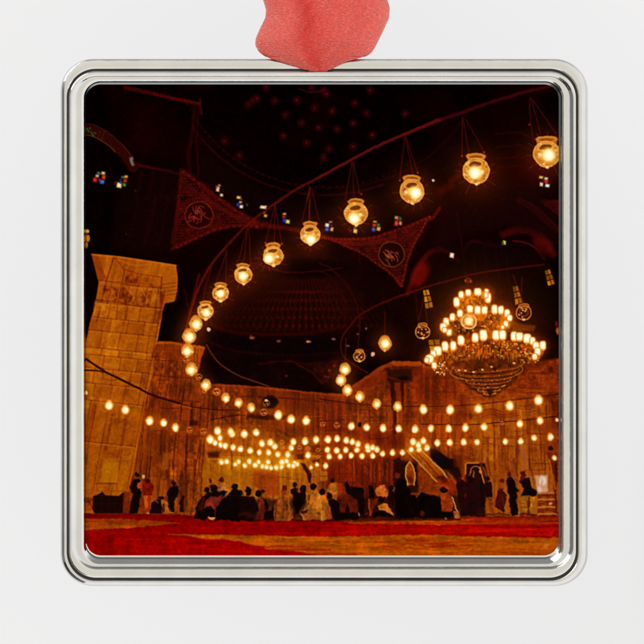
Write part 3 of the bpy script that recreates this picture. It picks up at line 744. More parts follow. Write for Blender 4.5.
    glass = (
        [(*A1((80, 535))[0], 2.5, 2.6, R_), (*A1((92, 515))[0], 2.0, 1.6, (190, 150, 120)), (*A1((100, 502))[0], 2, 1.2, (60, 110, 60)), (*A1((125, 500))[0], 2.2, 1.6, (224, 180, 90)), (*A1((127, 520))[0], 2.0, 2.6, (200, 50, 16)), (*A1((118, 546))[0], 2.4, 2.4, (50, 120, 210)), (*A1((104, 536))[0], 1.4, 2, (120, 40, 60))],
        [(*A1((210, 565))[0], 2.8, 3.0, (240, 220, 150)), (*A1((190, 552))[0], 1.4, 2, (90, 20, 10)), (*A1((216, 537))[0], 1.8, 1.6, K_), (*A1((228, 522))[0], 1.8, 1.3, (50, 110, 40)), (*A1((246, 520))[0], 2.0, 1.5, (226, 140, 50)), (*A1((242, 540))[0], 1.8, 2.2, (180, 40, 14)), (*A1((237, 562))[0], 2.0, 1.8, (60, 140, 40)), (*A1((220, 548))[0], 1.5, 2, (30, 40, 130))],
        [(*A2((96, 585))[0], 1.9, 2.9, (226, 196, 150)), (*A2((104, 566))[0], 1.6, 1.2, (170, 130, 60)), (*A2((116, 617))[0], 1.6, 1.6, (214, 196, 150)), (*A2((90, 575))[0], 1.2, 1.5, (150, 70, 30))],
        [(*A2((208, 631))[0], 2.3, 1.5, (240, 190, 90)), (*A2((220, 638))[0], 1.2, 1, (140, 70, 20))],
        [(*B2((222, 36))[0], 1.9, 1.9, (230, 214, 190)), (*B2((204, 25))[0], 1.7, 2, (40, 50, 140)), (*B2((218, 12))[0], 1.8, 1.4, (170, 150, 110)), (*B2((253, 25))[0], 1.2, 1.5, (70, 60, 40))],
        [(*B2((340, 38))[0], 3.8, 1.8, (240, 214, 170)), (*B2((352, 84))[0], 2.0, 1.7, (200, 150, 40)), (*B2((345, 68))[0], 1.4, 1, (120, 70, 20))],
        [(*B2((452, 74))[0], 2.0, 1.3, (220, 150, 60)), (*B2((450, 90))[0], 2.0, 1.4, (150, 40, 20)), (*B2((452, 110))[0], 2.0, 2.2, (34, 50, 170)), (*B2((471, 116))[0], 2.2, 2.3, (200, 190, 80))],
        [(*B3((38, 135))[0], 2.1, 2.1, (240, 210, 210)), (*B3((38, 157))[0], 2.2, 2.0, (40, 90, 190)), (*B3((64, 158))[0], 1.7, 2.2, (204, 160, 70)), (*B3((56, 118))[0], 2.2, 1.0, (150, 110, 90)), (*B3((60, 138))[0], 1.6, 1.6, (60, 30, 20))],
        [(*B3((190, 166))[0], 2.2, 2.4, (230, 200, 100)), (*B3((165, 164))[0], 1.4, 1.8, (70, 20, 50)), (*B3((190, 146))[0], 1.6, 1.2, (120, 80, 40))],
        [(*B3((288, 158))[0], 1.9, 2.2, (40, 90, 190)), (*B3((314, 154))[0], 2.2, 2.3, (226, 150, 40)), (*B3((291, 135))[0], 2.0, 1.8, (190, 40, 20)), (*B3((312, 134))[0], 1.8, 1.8, (40, 110, 30)), (*B3((295, 117))[0], 2.2, 1.2, (190, 120, 60))],
        [(*B3((409, 126))[0], 2.0, 2.7, (214, 60, 40)), (*B3((431, 125))[0], 1.9, 2.3, (200, 120, 70)), (*B3((410, 95))[0], 2.2, 1.8, (180, 130, 80)), (*B3((430, 100))[0], 1.9, 2.2, (36, 90, 40)), (*B3((412, 110))[0], 1.6, 1.2, (130, 50, 30))],
        [(*A4((543, 523))[0], 2.4, 1.6, (206, 170, 60)), (*A4((570, 530))[0], 2.2, 1.8, (180, 180, 170)), (*A4((571, 545))[0], 2.2, 2.2, (206, 40, 26)), (*A4((545, 560))[0], 2.0, 2.4, (236, 200, 160)), (*A4((577, 566))[0], 2.4, 1.8, (236, 226, 214)), (*A4((555, 545))[0], 1.4, 1.6, (40, 30, 20))],
        [(*B4((345, 229))[0], 1.8, 2.3, (200, 200, 60)), (*B4((336, 233))[0], 1.4, 1.6, (60, 80, 30))],
        [(*B4((64, 297))[0], 2.4, 3.0, (255, 222, 176))],
    )
    for cells in glass:
        with part('printed_window', None, 4):
            panes(cells)
    for quad, nx, ny, hot in ((CH((55, 85), (80, 82), (102, 160), (66, 168)), 2, 3, (240, 150, 24)), (CH((440, 68), (463, 66), (484, 140), (452, 152)), 2, 3, (206, 112, 16)),
                              (CH((577, 2), (600, -6), (624, 60), (592, 70)), 2, 3, (206, 116, 16)), (CH((78, 298), (128, 296), (132, 350), (86, 352)), 2, 2, (206, 124, 6))):
        with part('printed_window', 'amber leaded window glowing in the dark wall', 8):
            poly(quad, (24, 5, 2), 1.6, 0.9)
            q = [np.array(p) for p in quad]
            for i in range(nx):
                for j in range(ny):
                    def at(u, v):
                        return tuple((q[0] * (1 - u) + q[1] * u) * (1 - v) + (q[3] * (1 - u) + q[2] * u) * v)
                    u0, u1, v0, v1 = (i + .08) / nx, (i + .92) / nx, (j + .09) / ny, (j + .91) / ny
                    b = rng.uniform(0.6, 1.0) * (1.0 if j == ny - 1 else 0.85)
                    poly([at(u0, v0), at(u1, v0), at(u1, v1), at(u0, v1)], [h * b for h in hot], 1.3, 0.95)
    with part('printed_window', 'small yellow window at the left edge above the pier', 8):
        for x, y, rx, ry, c in ((40, 168, 1.7, 1.7, (236, 170, 60)), (42, 205, 1.8, 3.6, (190, 120, 14)), (34, 240, 1.4, 3.4, (170, 104, 8)), (30, 180, 1.2, 2.4, (130, 70, 8))):
            ell(*B1((x, y))[0], rx, ry, c, 1.5, 0.95)

    chandelier()
    WARP[0] = 0.3
    lamps()
    finish()


def pt(T, *p):
    return T(*p)


def lattice(x0, y0, x1, y1, seed, inside=None):
    """small worn studs of carved stone, in crossing rows"""
    r = np.random.default_rng(seed)
    tri = inside or [(182, 168), (222, 198), (250, 216), (284, 226), (236, 226), (212, 231), (188, 243), (173, 248)]
    for j, yy in enumerate(np.arange(y0, y1, 2.7)):
        for i, xx in enumerate(np.arange(x0 + (j % 2) * 1.5, x1, 3.0)):
            if polydist(tri, np.array([xx]), np.array([yy]))[0] < -0.5:
                b = r.uniform(0.3, 1.0)
                ell(xx, yy, .9, .8, (104 * b, 18 * b, 10 * b), 1.2, 0.6)


def people():
    K = (9, 2, 2)
    region([(204, 503), (240, 498), (300, 500), (340, 499), (400, 496), (470, 496), (470, 517), (400, 519), (300, 519), (204, 517)], (26, 6, 3), (10, 2, 2), 1, 6, None, 0, 0.72)
    def person(label, shapes, size=12):
        shapes = [s[:-1] + (tuple(c * (0.86 if max(s[-1]) > 90 else 1) for c in s[-1]),) for s in shapes]
        with part('printed_person', label, size):
            for s in shapes:
                if s[0] == 'e':
                    ell(s[1][0], s[1][1] + .3, s[2] * .84, s[3] * .9, s[4], 1.9, 0.96)
                elif s[0] == 'l':
                    line(s[1], s[2], s[3], 0.85, 1.4)
                else:
                    poly(s[1], s[2], 2.1, 0.96, tex=0.3)
    # --- behind: standing figures
    person('man in black standing beside the pier', [('e', E1((458, 115))[0], 2.2, 2.6, K), ('p', E1((428, 152), (470, 148), (484, 170), (484, 230), (497, 262), (490, 330), (478, 352), (472, 432), (396, 432), (412, 330), (432, 280), (402, 225), (408, 190)), K),
            ('p', E1((462, 190), (500, 165), (500, 225), (472, 232)), (170, 60, 16))], 36)
    person('person in red top and orange trousers', [('p', E1((518, 280), (575, 275), (562, 340), (555, 430), (520, 420), (470, 425), (490, 300)), (150, 46, 8)), ('p', E1((510, 290), (545, 285), (540, 400), (522, 400)), (182, 80, 18)), ('p', E1((510, 180), (575, 178), (592, 230), (580, 285), (512, 282), (500, 240)), (126, 20, 3)), ('e', E1((546, 166))[0], 3.0, 2.6, (60, 8, 4)),
            ('e', E1((550, 427))[0], 1.6, 0.8, (226, 150, 90))], 34)
    ell(*E1((509, 132))[0], 1.2, 2.0, (206, 176, 90), 1.5, 0.85)
    person('person in dark top crouching', [('p', E1((562, 432), (575, 350), (610, 325), (645, 315), (665, 330), (670, 432)), (14, 3, 3)), ('l', E1((598, 318), (612, 335), (625, 350)), 1.0, (150, 96, 60)), ('e', E1((655, 300))[0], 3.5, 2, (14, 3, 3))], 14)
    person('person in tan crouching low', [('p', E2((12, 322), (40, 318), (64, 338), (85, 390), (105, 420), (60, 428), (18, 420)), (190, 100, 26)), ('p', E2((25, 360), (40, 350), (34, 420), (15, 420)), (60, 14, 4))], 14)
    person('man in black standing at the wall', [('e', E2((110, 180))[0], 2.4, 2.6, (20, 3, 3)), ('p', E2((82, 205), (136, 203), (152, 245), (140, 285), (128, 300), (108, 415), (76, 412), (68, 300), (58, 265), (66, 225)), (8, 3, 3))], 32)
    poly(E2((166, 285), (198, 285), (196, 425), (160, 425)), (22, 4, 3), 2.2, 0.9)
    person('seated person in white shirt in the left group', [('e', E2((495, 158))[0], 2.6, 3.0, (84, 20, 6)), ('p', E2((470, 192), (510, 180), (540, 195), (556, 250), (480, 256), (464, 225)), (206, 120, 44)), ('p', E2((470, 250), (540, 250), (520, 300), (450, 290)), K)], 12)
    person('seated person in pink in the left group', [('e', E2((404, 165))[0], 2.2, 3.0, (110, 28, 8)), ('p', E2((392, 205), (440, 180), (455, 200), (420, 240), (385, 245)), (170, 66, 26))], 8)
    # --- the seated circle, left half
    person('dark seated figure at the left end of the group', [('e', E2((378, 240))[0], 3.0, 3.2, K), ('e', E2((435, 225))[0], 4.4, 4.8, K), ('p', E2((278, 470), (284, 395), (312, 335), (350, 295), (372, 262), (470, 245), (475, 290), (440, 330), (430, 480), (330, 478)), K)], 26)
    person('seated person in reddish shirt in the left group', [('p', E2((345, 395), (368, 330), (405, 292), (440, 296), (500, 285), (515, 305), (460, 370), (440, 410), (420, 360), (385, 380)), (134, 40, 26)), ('p', E2((300, 400), (345, 300), (360, 310), (335, 420)), (70, 14, 6))], 14)
    person('black seated figure with bowed head', [('e', E2((602, 215))[0], 3.8, 4.0, K), ('p', E2((440, 485), (450, 380), (490, 330), (540, 290), (575, 240), (630, 235), (665, 300), (670, 490)), (7, 2, 2))], 28)
    person('dark haired seated figure', [('e', E3((68, 250))[0], 4.2, 4.8, K), ('e', E3((4, 265))[0], 3.0, 3.6, K), ('p', E3((-20, 300), (45, 288), (110, 295), (138, 345), (150, 395), (128, 430), (120, 490), (-20, 492)), (16, 4, 2))], 24)
    line(E3((0, 440), (60, 430), (120, 470)), 3, (56, 12, 6), 0.7, 2.5)
    ell(*E2((415, 469))[0], 3.4, 1.5, (216, 140, 60), 1.5, 0.95)
    person('seated person with pink back', [('e', E3((150, 268))[0], 3.9, 3.9, K), ('e', E3((186, 250))[0], 2.2, 2.2, (30, 5, 4)), ('p', E3((140, 312), (180, 300), (204, 340), (212, 400), (190, 470), (128, 480), (150, 400)), (112, 28, 16)), ('l', E3((165, 310), (160, 350), (150, 390)), 0.9, (150, 60, 30)), ('p', E3((180, 300), (215, 340), (226, 390), (205, 400), (195, 340)), K)], 20)
    person('small dark seated figure', [('p', E3((200, 420), (225, 390), (270, 385), (278, 480), (185, 482)), (10, 3, 2)), ('e', E3((240, 390))[0], 2.0, 1.6, (120, 40, 14))], 10)
    person('seated man in tan shirt seen from behind', [('e', E3((357, 228))[0], 3.0, 3.6, (104, 24, 4)), ('p', E3((335, 245), (378, 245), (375, 290), (335, 290)), (150, 60, 16)), ('p', E3((290, 345), (318, 300), (345, 282), (385, 290), (408, 330), (418, 400), (420, 470), (400, 490), (282, 488), (268, 420)), (160, 76, 20)),
            ('l', E3((350, 300), (350, 380), (345, 470)), 1.0, (120, 46, 12)), ('l', E3((385, 300), (395, 380), (395, 460)), 1.2, (186, 100, 30)), ('l', E3((300, 340), (285, 420), (285, 480)), 1.4, (110, 36, 10))], 24)
    person('black standing figure behind the circle', [('e', E3((438, 196))[0], 2.5, 2.8, K), ('p', E3((408, 235), (440, 218), (466, 228), (480, 300), (470, 400), (445, 440), (425, 360)), K)], 20)
    person('dark seated figure between two pale shirts', [('e', E3((505, 232))[0], 3.8, 4.2, K), ('p', E3((475, 262), (520, 258), (535, 290), (520, 340), (490, 395), (470, 440), (440, 440), (460, 330)), K)], 18)
    person('seated man in cream shirt seen from behind', [('e', E3((588, 210))[0], 3.7, 4.2, (14, 3, 2)), ('p', E3((545, 275), (580, 248), (620, 246), (660, 262), (695, 310), (712, 360), (738, 420), (730, 470), (640, 492), (515, 486), (478, 420), (530, 380), (540, 320)), (196, 112, 26)),
            ('l', E3((560, 280), (552, 350), (500, 410)), 1.6, (130, 50, 12)), ('l', E3((640, 270), (650, 360), (650, 480)), 1.2, (226, 150, 50)), ('p', E3((480, 415), (545, 395), (545, 430), (490, 435)), (70, 14, 6)), ('p', E3((520, 445), (600, 440), (640, 488), (530, 488)), (186, 84, 26)), ('p', E4((60, 370), (98, 420), (92, 470), (50, 480), (40, 420)), (176, 76, 24))], 30)
    person('standing man in yellow shirt', [('e', E4((103, 162))[0], 2.4, 2.6, (34, 6, 4)), ('p', E4((80, 192), (120, 180), (142, 195), (152, 250), (128, 318), (92, 310), (72, 262), (55, 262), (60, 225)), (190, 108, 26))], 18)
    poly(E4((135, 190), (180, 200), (190, 260), (140, 300)), (150, 50, 8), 3, 0.8)
    # --- right half
    person('dark seated figure with raised knees', [('e', E4((72, 288))[0], 3.2, 3.2, K), ('e', E4((18, 255))[0], 3.2, 3.4, K), ('p', E4((58, 320), (110, 318), (160, 350), (165, 420), (100, 420), (80, 370)), K)], 16)
    person('black figures standing behind the group', [('e', E4((218, 205))[0], 3.0, 3.4, (14, 3, 3)), ('e', E4((325, 235))[0], 3.6, 2.4, K), ('p', E4((200, 235), (250, 215), (345, 222), (362, 300), (358, 440), (310, 440), (300, 330), (230, 290)), (12, 3, 3))], 24)
    person('large seated man in brown', [('p', E4((165, 335), (200, 280), (255, 285), (300, 330), (314, 400), (312, 450), (180, 440), (150, 400)), (98, 24, 6)), ('p', E4((208, 380), (225, 345), (240, 400), (230, 430), (200, 430)), (10, 3, 2)), ('p', E4((98, 415), (180, 425), (305, 425), (318, 465), (300, 482), (110, 482)), K)], 26)
    ell(*E4((313, 440))[0], 0.9, 2.2, (190, 120, 110), 1.4, 0.8)
    ell(*E4((370, 435))[0], 1.2, 0.9, (100, 30, 50), 1.4, 0.8)
    person('person in black shirt standing', [('e', E4((425, 175))[0], 2.0, 2.4, (100, 22, 8)), ('p', E4((392, 215), (430, 200), (442, 260), (438, 310), (395, 305)), K)], 12)
    person('person in orange shirt standing', [('e', E4((487, 184))[0], 2.4, 2.6, (112, 36, 10)), ('e', E4((516, 166))[0], 1.8, 2.2, (100, 26, 8)), ('p', E4((458, 222), (488, 205), (520, 206), (548, 262), (535, 305), (450, 290), (445, 250)), (196, 98, 28)), ('p', E4((545, 215), (580, 205), (600, 300), (585, 390), (550, 340)), (20, 4, 3))], 18)
    person('seated figure with orange legs', [('p', E4((392, 320), (465, 315), (470, 350), (430, 400), (412, 460), (395, 450)), (128, 36, 10)), ('l', E4((400, 320), (398, 450)), 1.5, (180, 70, 20))], 12)
    person('seated person in pale shirt bending forward', [('e', E4((492, 312))[0], 3.4, 3.2, K), ('p', E4((470, 380), (512, 345), (545, 345), (575, 400), (592, 435), (570, 445), (530, 410), (470, 410)), (204, 116, 32)), ('p', E4((440, 425), (480, 408), (550, 425), (582, 445), (570, 462), (430, 458)), K)], 20)
    person('man in black standing with pale face', [('e', E4((628, 122))[0], 3.0, 3.2, (124, 36, 12)), ('p', E4((602, 190), (618, 165), (645, 145), (690, 170), (695, 480), (612, 472), (600, 330), (590, 270)), (7, 2, 2)), ('l', E4((598, 220), (588, 250)), 1.4, (150, 90, 60))], 30)
    person('dark seated crowd member near the stair', [('p', E5((-6, 270), (60, 235), (92, 280), (140, 290), (150, 470), (-6, 472)), (8, 2, 2)), ('e', E5((65, 245))[0], 3.6, 3.6, (10, 2, 2))], 24)
    person('black seated figure by the stair', [('e', E5((180, 285))[0], 3.6, 3.6, (10, 2, 2)), ('p', E5((145, 300), (200, 270), (290, 290), (330, 310), (332, 470), (150, 472)), (8, 2, 2)), ('e', E5((180, 425))[0], 2.8, 3.0, (96, 22, 6))], 26)
    ell(*E5((135, 297))[0], 1.0, 0.9, (190, 100, 40), 1.3, 0.7)
    person('seated person in orange with white strap', [('p', E5((330, 285), (365, 262), (405, 285), (432, 330), (430, 410), (340, 412), (332, 350)), (178, 62, 12)), ('e', E5((356, 240))[0], 4.4, 3.2, (12, 3, 2)), ('l', E5((420, 300), (438, 340), (448, 390), (462, 408)), 1.2, (226, 170, 110)), ('p', E5((330, 415), (430, 418), (440, 470), (330, 472)), K), ('p', E5((440, 415), (475, 410), (488, 465), (440, 472)), (190, 104, 40)), ('e', E5((374, 467))[0], 1.2, 0.9, (180, 130, 80))], 24)
    person('dark figures in the doorway', [('p', E5((450, 160), (500, 150), (540, 190), (560, 130), (610, 140), (640, 240), (630, 440), (500, 455), (470, 330)), (26, 5, 5)), ('e', E5((476, 150))[0], 2.3, 2.8, (60, 10, 8)), ('e', E5((530, 280))[0], 1.8, 3, (100, 20, 10))], 26)
    person('person in dark top and reddish trousers', [('e', E6((62, 152))[0], 2.2, 2.5, (30, 5, 4)), ('p', E6((48, 182), (85, 178), (104, 215), (102, 300), (50, 300), (40, 240)), (22, 5, 4)), ('p', E6((55, 300), (102, 298), (112, 400), (104, 432), (75, 400)), (160, 62, 16))], 24)
    person('dim red figure walking', [('e', E6((172, 168))[0], 2.4, 2.6, (110, 26, 8)), ('p', E6((130, 290), (160, 225), (190, 230), (216, 310), (205, 360), (195, 430), (165, 400), (120, 375)), (62, 12, 8)), ('l', E6((175, 300), (195, 360)), 1.2, (90, 20, 30))], 22)
    person('woman in long black clothes', [('e', E6((237, 112))[0], 2.6, 3.0, (84, 16, 6)), ('p', E6((206, 165), (220, 138), (252, 130), (280, 170), (298, 222), (318, 240), (295, 262), (300, 340), (312, 440), (250, 446), (240, 350), (222, 250)), (8, 2, 2))], 38)
    person('man in black top and orange trousers', [('p', E6((330, 290), (400, 285), (440, 292), (442, 420), (400, 432), (390, 330), (380, 435), (345, 432)), (194, 116, 22)), ('l', E6((388, 300), (392, 430)), 2.0, (90, 30, 6)), ('p', E6((325, 160), (348, 138), (392, 140), (412, 190), (425, 228), (462, 245), (460, 285), (430, 292), (400, 288), (330, 286), (345, 230)), (8, 2, 2)), ('e', E6((346, 108))[0], 2.7, 3.4, (74, 12, 5)), ('p', E6((328, 120), (362, 120), (358, 165), (328, 170)), (80, 16, 6)),
            ('l', E6((340, 350), (380, 352)), 1.0, (140, 70, 12)), ('l', E6((340, 385), (380, 388)), 1.0, (140, 70, 12))], 40)
    line(E6((330, 436), (450, 440)), 1.6, (60, 6, 3), 0.7, 2)
    line(E6((0, 435), (220, 436)), 1.6, (70, 8, 3), 0.6, 2)


def candle(x, y, rx=2.5, ry=3.7, b=1.0):
    glow(x, y, 6.5, (214, 84, 6), 0.34)
    ell(x, y, rx + .9, ry + .9, (222, 112, 20), 2.0, 0.85, pw=2.6)
    ell(x, y, rx, ry, (255, 226, 150), 1.6, 0.97, pw=3.2)
    ell(x, y - .3, rx * .72, ry * .78, (255, 250, 226), 1.5, 0.97 * b, pw=2.8)
    ell(x, y + ry * .95, rx * .5, .8, (236, 150, 50), 1.3, 0.7)


def chandelier():
    r = np.random.default_rng(77)
    glow(*CH((290, 230))[0], 38, (170, 62, 4), 0.5)
    glow(*CH((320, 340))[0], 50, (170, 62, 4), 0.42)
    with part('printed_chandelier', 'huge tiered golden chandelier on the right', 120):
        # tier bodies
        poly(spline(CH((190, 150), (215, 110), (255, 95), (300, 92), (335, 95), (348, 130), (335, 165), (270, 175), (205, 170)), 6), (176, 88, 10), 3, 0.92, tex=0.5)
        poly(spline(CH((135, 250), (160, 215), (215, 185), (260, 165), (320, 165), (380, 160), (425, 190), (438, 215), (425, 250), (380, 275), (300, 285), (180, 280)), 6), (158, 74, 8), 3, 0.94, tex=0.5)
        poly(spline(CH((65, 392), (90, 355), (150, 315), (240, 290), (330, 270), (420, 268), (500, 280), (560, 315), (580, 330), (555, 385), (500, 405), (420, 395), (330, 395), (230, 410), (140, 440), (95, 420)), 6), (134, 56, 6), 3, 0.95, tex=0.5)
        poly(spline(CH((168, 420), (190, 400), (260, 385), (340, 376), (430, 382), (486, 404), (484, 425), (455, 470), (405, 515), (345, 548), (290, 528), (228, 490), (184, 452)), 6), (100, 38, 6), 2.6, 0.96, tex=0.4)
        # hanging crystal strands
        for k in range(260):
            x = r.uniform(110, 530); y = 355 + 30 * math.sin((x - 60) / 500 * math.pi) * -1 + r.uniform(0, 45)
            line(CH((x, y), (x + r.uniform(-3, 3), y + r.uniform(10, 24))), 0.8, ((196, 110, 20), (76, 26, 4), (150, 72, 10))[k % 3], 0.55, 1.2)
        for k in range(70):
            x, y = r.uniform(160, 430), r.uniform(200, 280)
            line(CH((x, y), (x + r.uniform(-4, 4), y + r.uniform(8, 20))), 0.8, ((204, 120, 24), (80, 30, 4))[k % 2], 0.5, 1.2)
        for k in range(45):
            x, y = r.uniform(205, 335), r.uniform(105, 165)
            ell(*CH((x, y))[0], 0.9, 1.2, ((220, 140, 30), (90, 36, 4))[k % 2], 1.2, 0.6)
        for x in (250, 285, 320, 355, 390, 425):
            line(CH((x, 310), (x - 6, 350)), 1.2, (60, 20, 4), 0.6, 1.4)
        for k in range(150):      # glints on the crystal between the lights
            x = r.uniform(150, 520); yy = 300 + r.uniform(0, 70)
            ell(*CH((x, yy))[0], .9, .9, ((255, 196, 90), (220, 130, 30), (96, 30, 4))[k % 3], 1.2, 0.6)
        for k in range(60):
            ell(*CH((r.uniform(165, 415), r.uniform(190, 268)))[0], .9, 1.0, ((255, 196, 90), (220, 130, 30), (96, 30, 4))[k % 3], 1.2, 0.6)
        for k in range(150):
            v = r.uniform(0, 1); x = 332 + r.uniform(-1, 1) * (150 - 128 * v)
            ell(*CH((x, 425 + 108 * v))[0], .8, .7, ((190, 96, 20), (140, 62, 10), (50, 14, 3))[k % 3], 1.2, 0.55)
        # nested crystal bowls underneath
        for k, (cy0, rx, ry) in enumerate(((408, 154, 30), (432, 138, 26), (454, 118, 22), (474, 96, 18), (494, 72, 14), (513, 48, 10), (530, 26, 6))):
            cx, cy = CH((330 + k * 2, cy0))[0]
            ring(cx, cy, rx / 4.293, ry / 4.293, 1.5, (150, 70, 11), 0.62, 1.8, rot=-0.05, arc=(0.0, 3.14))
            ring(cx, cy + 1.7, rx / 4.293, ry / 4.293, 1.3, (56, 18, 4), 0.7, 1.6, rot=-0.05, arc=(0.05, 3.09))
            ring(cx, cy + 3.2, rx / 4.293 * .98, ry / 4.293, 0.9, (110, 48, 8), 0.6, 1.3, rot=-0.05, arc=(0.1, 3.04))
            for q in range(22):
                t = r.uniform(0, 3.14)
                ell(cx + rx / 4.293 * math.cos(t), cy + ry / 4.293 * math.sin(t) - .6, 0.7, 0.6, (206, 120, 36), 1.1, 0.4)
        ring(*CH((328, 432))[0], 155 / 4.293, 44 / 4.293, 1.3, (176, 96, 20), 0.7, 1.4, rot=-0.05, arc=(-0.35, 0.6))
        ring(*CH((328, 432))[0], 155 / 4.293, 44 / 4.293, 1.3, (176, 96, 20), 0.7, 1.4, rot=-0.05, arc=(2.3, 3.6))
        poly(CH((325, 510), (362, 510), (345, 545)), (40, 14, 4), 2, 0.8)
        poly(CH((430, 215), (480, 232), (540, 240), (530, 262), (440, 262)), (130, 60, 4), 4, 0.7)
        for k in range(60):
            x, y = r.uniform(105, 160), r.uniform(395, 450)
            ell(*CH((x, y))[0], 0.8, 0.8, ((255, 220, 150), (150, 70, 10), (60, 20, 4))[k % 3], 1.0, 0.8)
        for k in range(70):
            x, y = r.uniform(480, 560), r.uniform(350, 405)
            ell(*CH((x, y))[0], 0.9, 0.9, ((230, 160, 60), (150, 70, 10), (60, 20, 4))[k % 3], 1.0, 0.7)
        for p in CH((238, 432), (310, 428), (447, 400), (272, 438), (210, 430), (350, 415)):
            ell(p[0], p[1], 1.3, 0.9, (250, 200, 110), 1.3, 0.85)
        ell(*CH((250, 45))[0], 3.6, 3.0, (110, 34, 8), 2, 0.85)
        ell(*CH((240, 46))[0], 1.3, 1.3, (170, 70, 20), 1.4, 0.8)
        ell(*CH((262, 48))[0], 1.3, 1.3, (160, 60, 16), 1.4, 0.8)
        line(CH((240, 10), (248, 80)), 0.9, (90, 16, 6), 0.6)
        for p in ((200, 138, 2.8, 5), (220, 106, 2.4, 3.6), (250, 98, 2.7, 3.4), (291, 94, 3.4, 4), (328, 92, 1.8, 2.5), (335, 120, 2.8, 5.2), (326, 108, 1.7, 3),
                  (258, 168, 3.0, 4), (291, 173, 3.0, 4.4), (320, 174, 2.9, 4.2), (215, 187, 2.7, 4), (182, 203, 2.6, 4), (363, 170, 3.0, 5), (390, 173, 2.6, 4.4), (417, 187, 2.6, 4.2), (428, 207, 2.4, 3.4), (155, 222, 2.6, 4), (143, 245, 3, 4), (168, 268, 2.5, 3.2),
                  (412, 232, 2.2, 3), (398, 246, 1.7, 2), (150, 258, 2.3, 2.5),
                  (219, 302, 3.2, 5), (280, 291, 3.2, 5), (315, 280, 3.6, 5.8), (370, 280, 3.6, 5.2), (398, 279, 3.3, 5.2), (447, 285, 3.2, 5), (470, 286, 3.4, 4.4), (503, 294, 4.0, 5), (150, 328, 3.0, 5.2), (186, 326, 2.9, 4.8), (118, 348, 4.0, 5), (100, 360, 2.6, 3.6),
                  (84, 382, 4, 4.4), (104, 410, 2.2, 3.4), (72, 388, 2, 2.6), (526, 305, 2.6, 4), (541, 325, 3, 4), (570, 325, 2.9, 4.6), (548, 350, 2.8, 4), (536, 372, 2.3, 3.2)):
            x, y = CH((p[0], p[1]))[0]
            candle(x, y, p[2] * 0.98, p[3] * 0.9)


LAMPS_BIG = [  # x, y, radius, neck half width, hot spot dx, dy
    (546.6, 153.8, 13.6, 11.0, 2.5, 1.5), (476.2, 171.0, 13.6, 9.3, -1.0, 2.0), (412.0, 191.2, 12.4, 8.8, 3.6, 2.0), (356.0, 213.6, 11.6, 8.0, -1.8, 5.2),
    (310.2, 234.4, 10.0, 7.2, 0.6, 5.4), (273.0, 256.0, 10.2, 7.4, -4.2, 2.8), (243.2, 275.0, 9.0, 6.6, -0.6, 1.2), (220.5, 293.2, 8.2, 6.2, 0, 0.6), (205.5, 311.2, 8.0, 6.0, 0.8, 1.8)]
LAMPS_MID = [(196, 323.9, 6.9), (189.4, 336.6, 6.9), (187.4, 350.4, 6.1), (191.4, 369.8, 5.9), (206, 385.3, 5.2), (225.5, 397.9, 4.6), (238.6, 403, 4.3), (251.2, 408.0, 4.2),
             (385, 343.5, 6.7), (345.1, 369.6, 5.7), (341.2, 380.3, 5.3), (347.4, 390.4, 5.1), (360, 396.9, 4.7), (376.9, 404, 4.5), (397.6, 406.9, 4.6)]
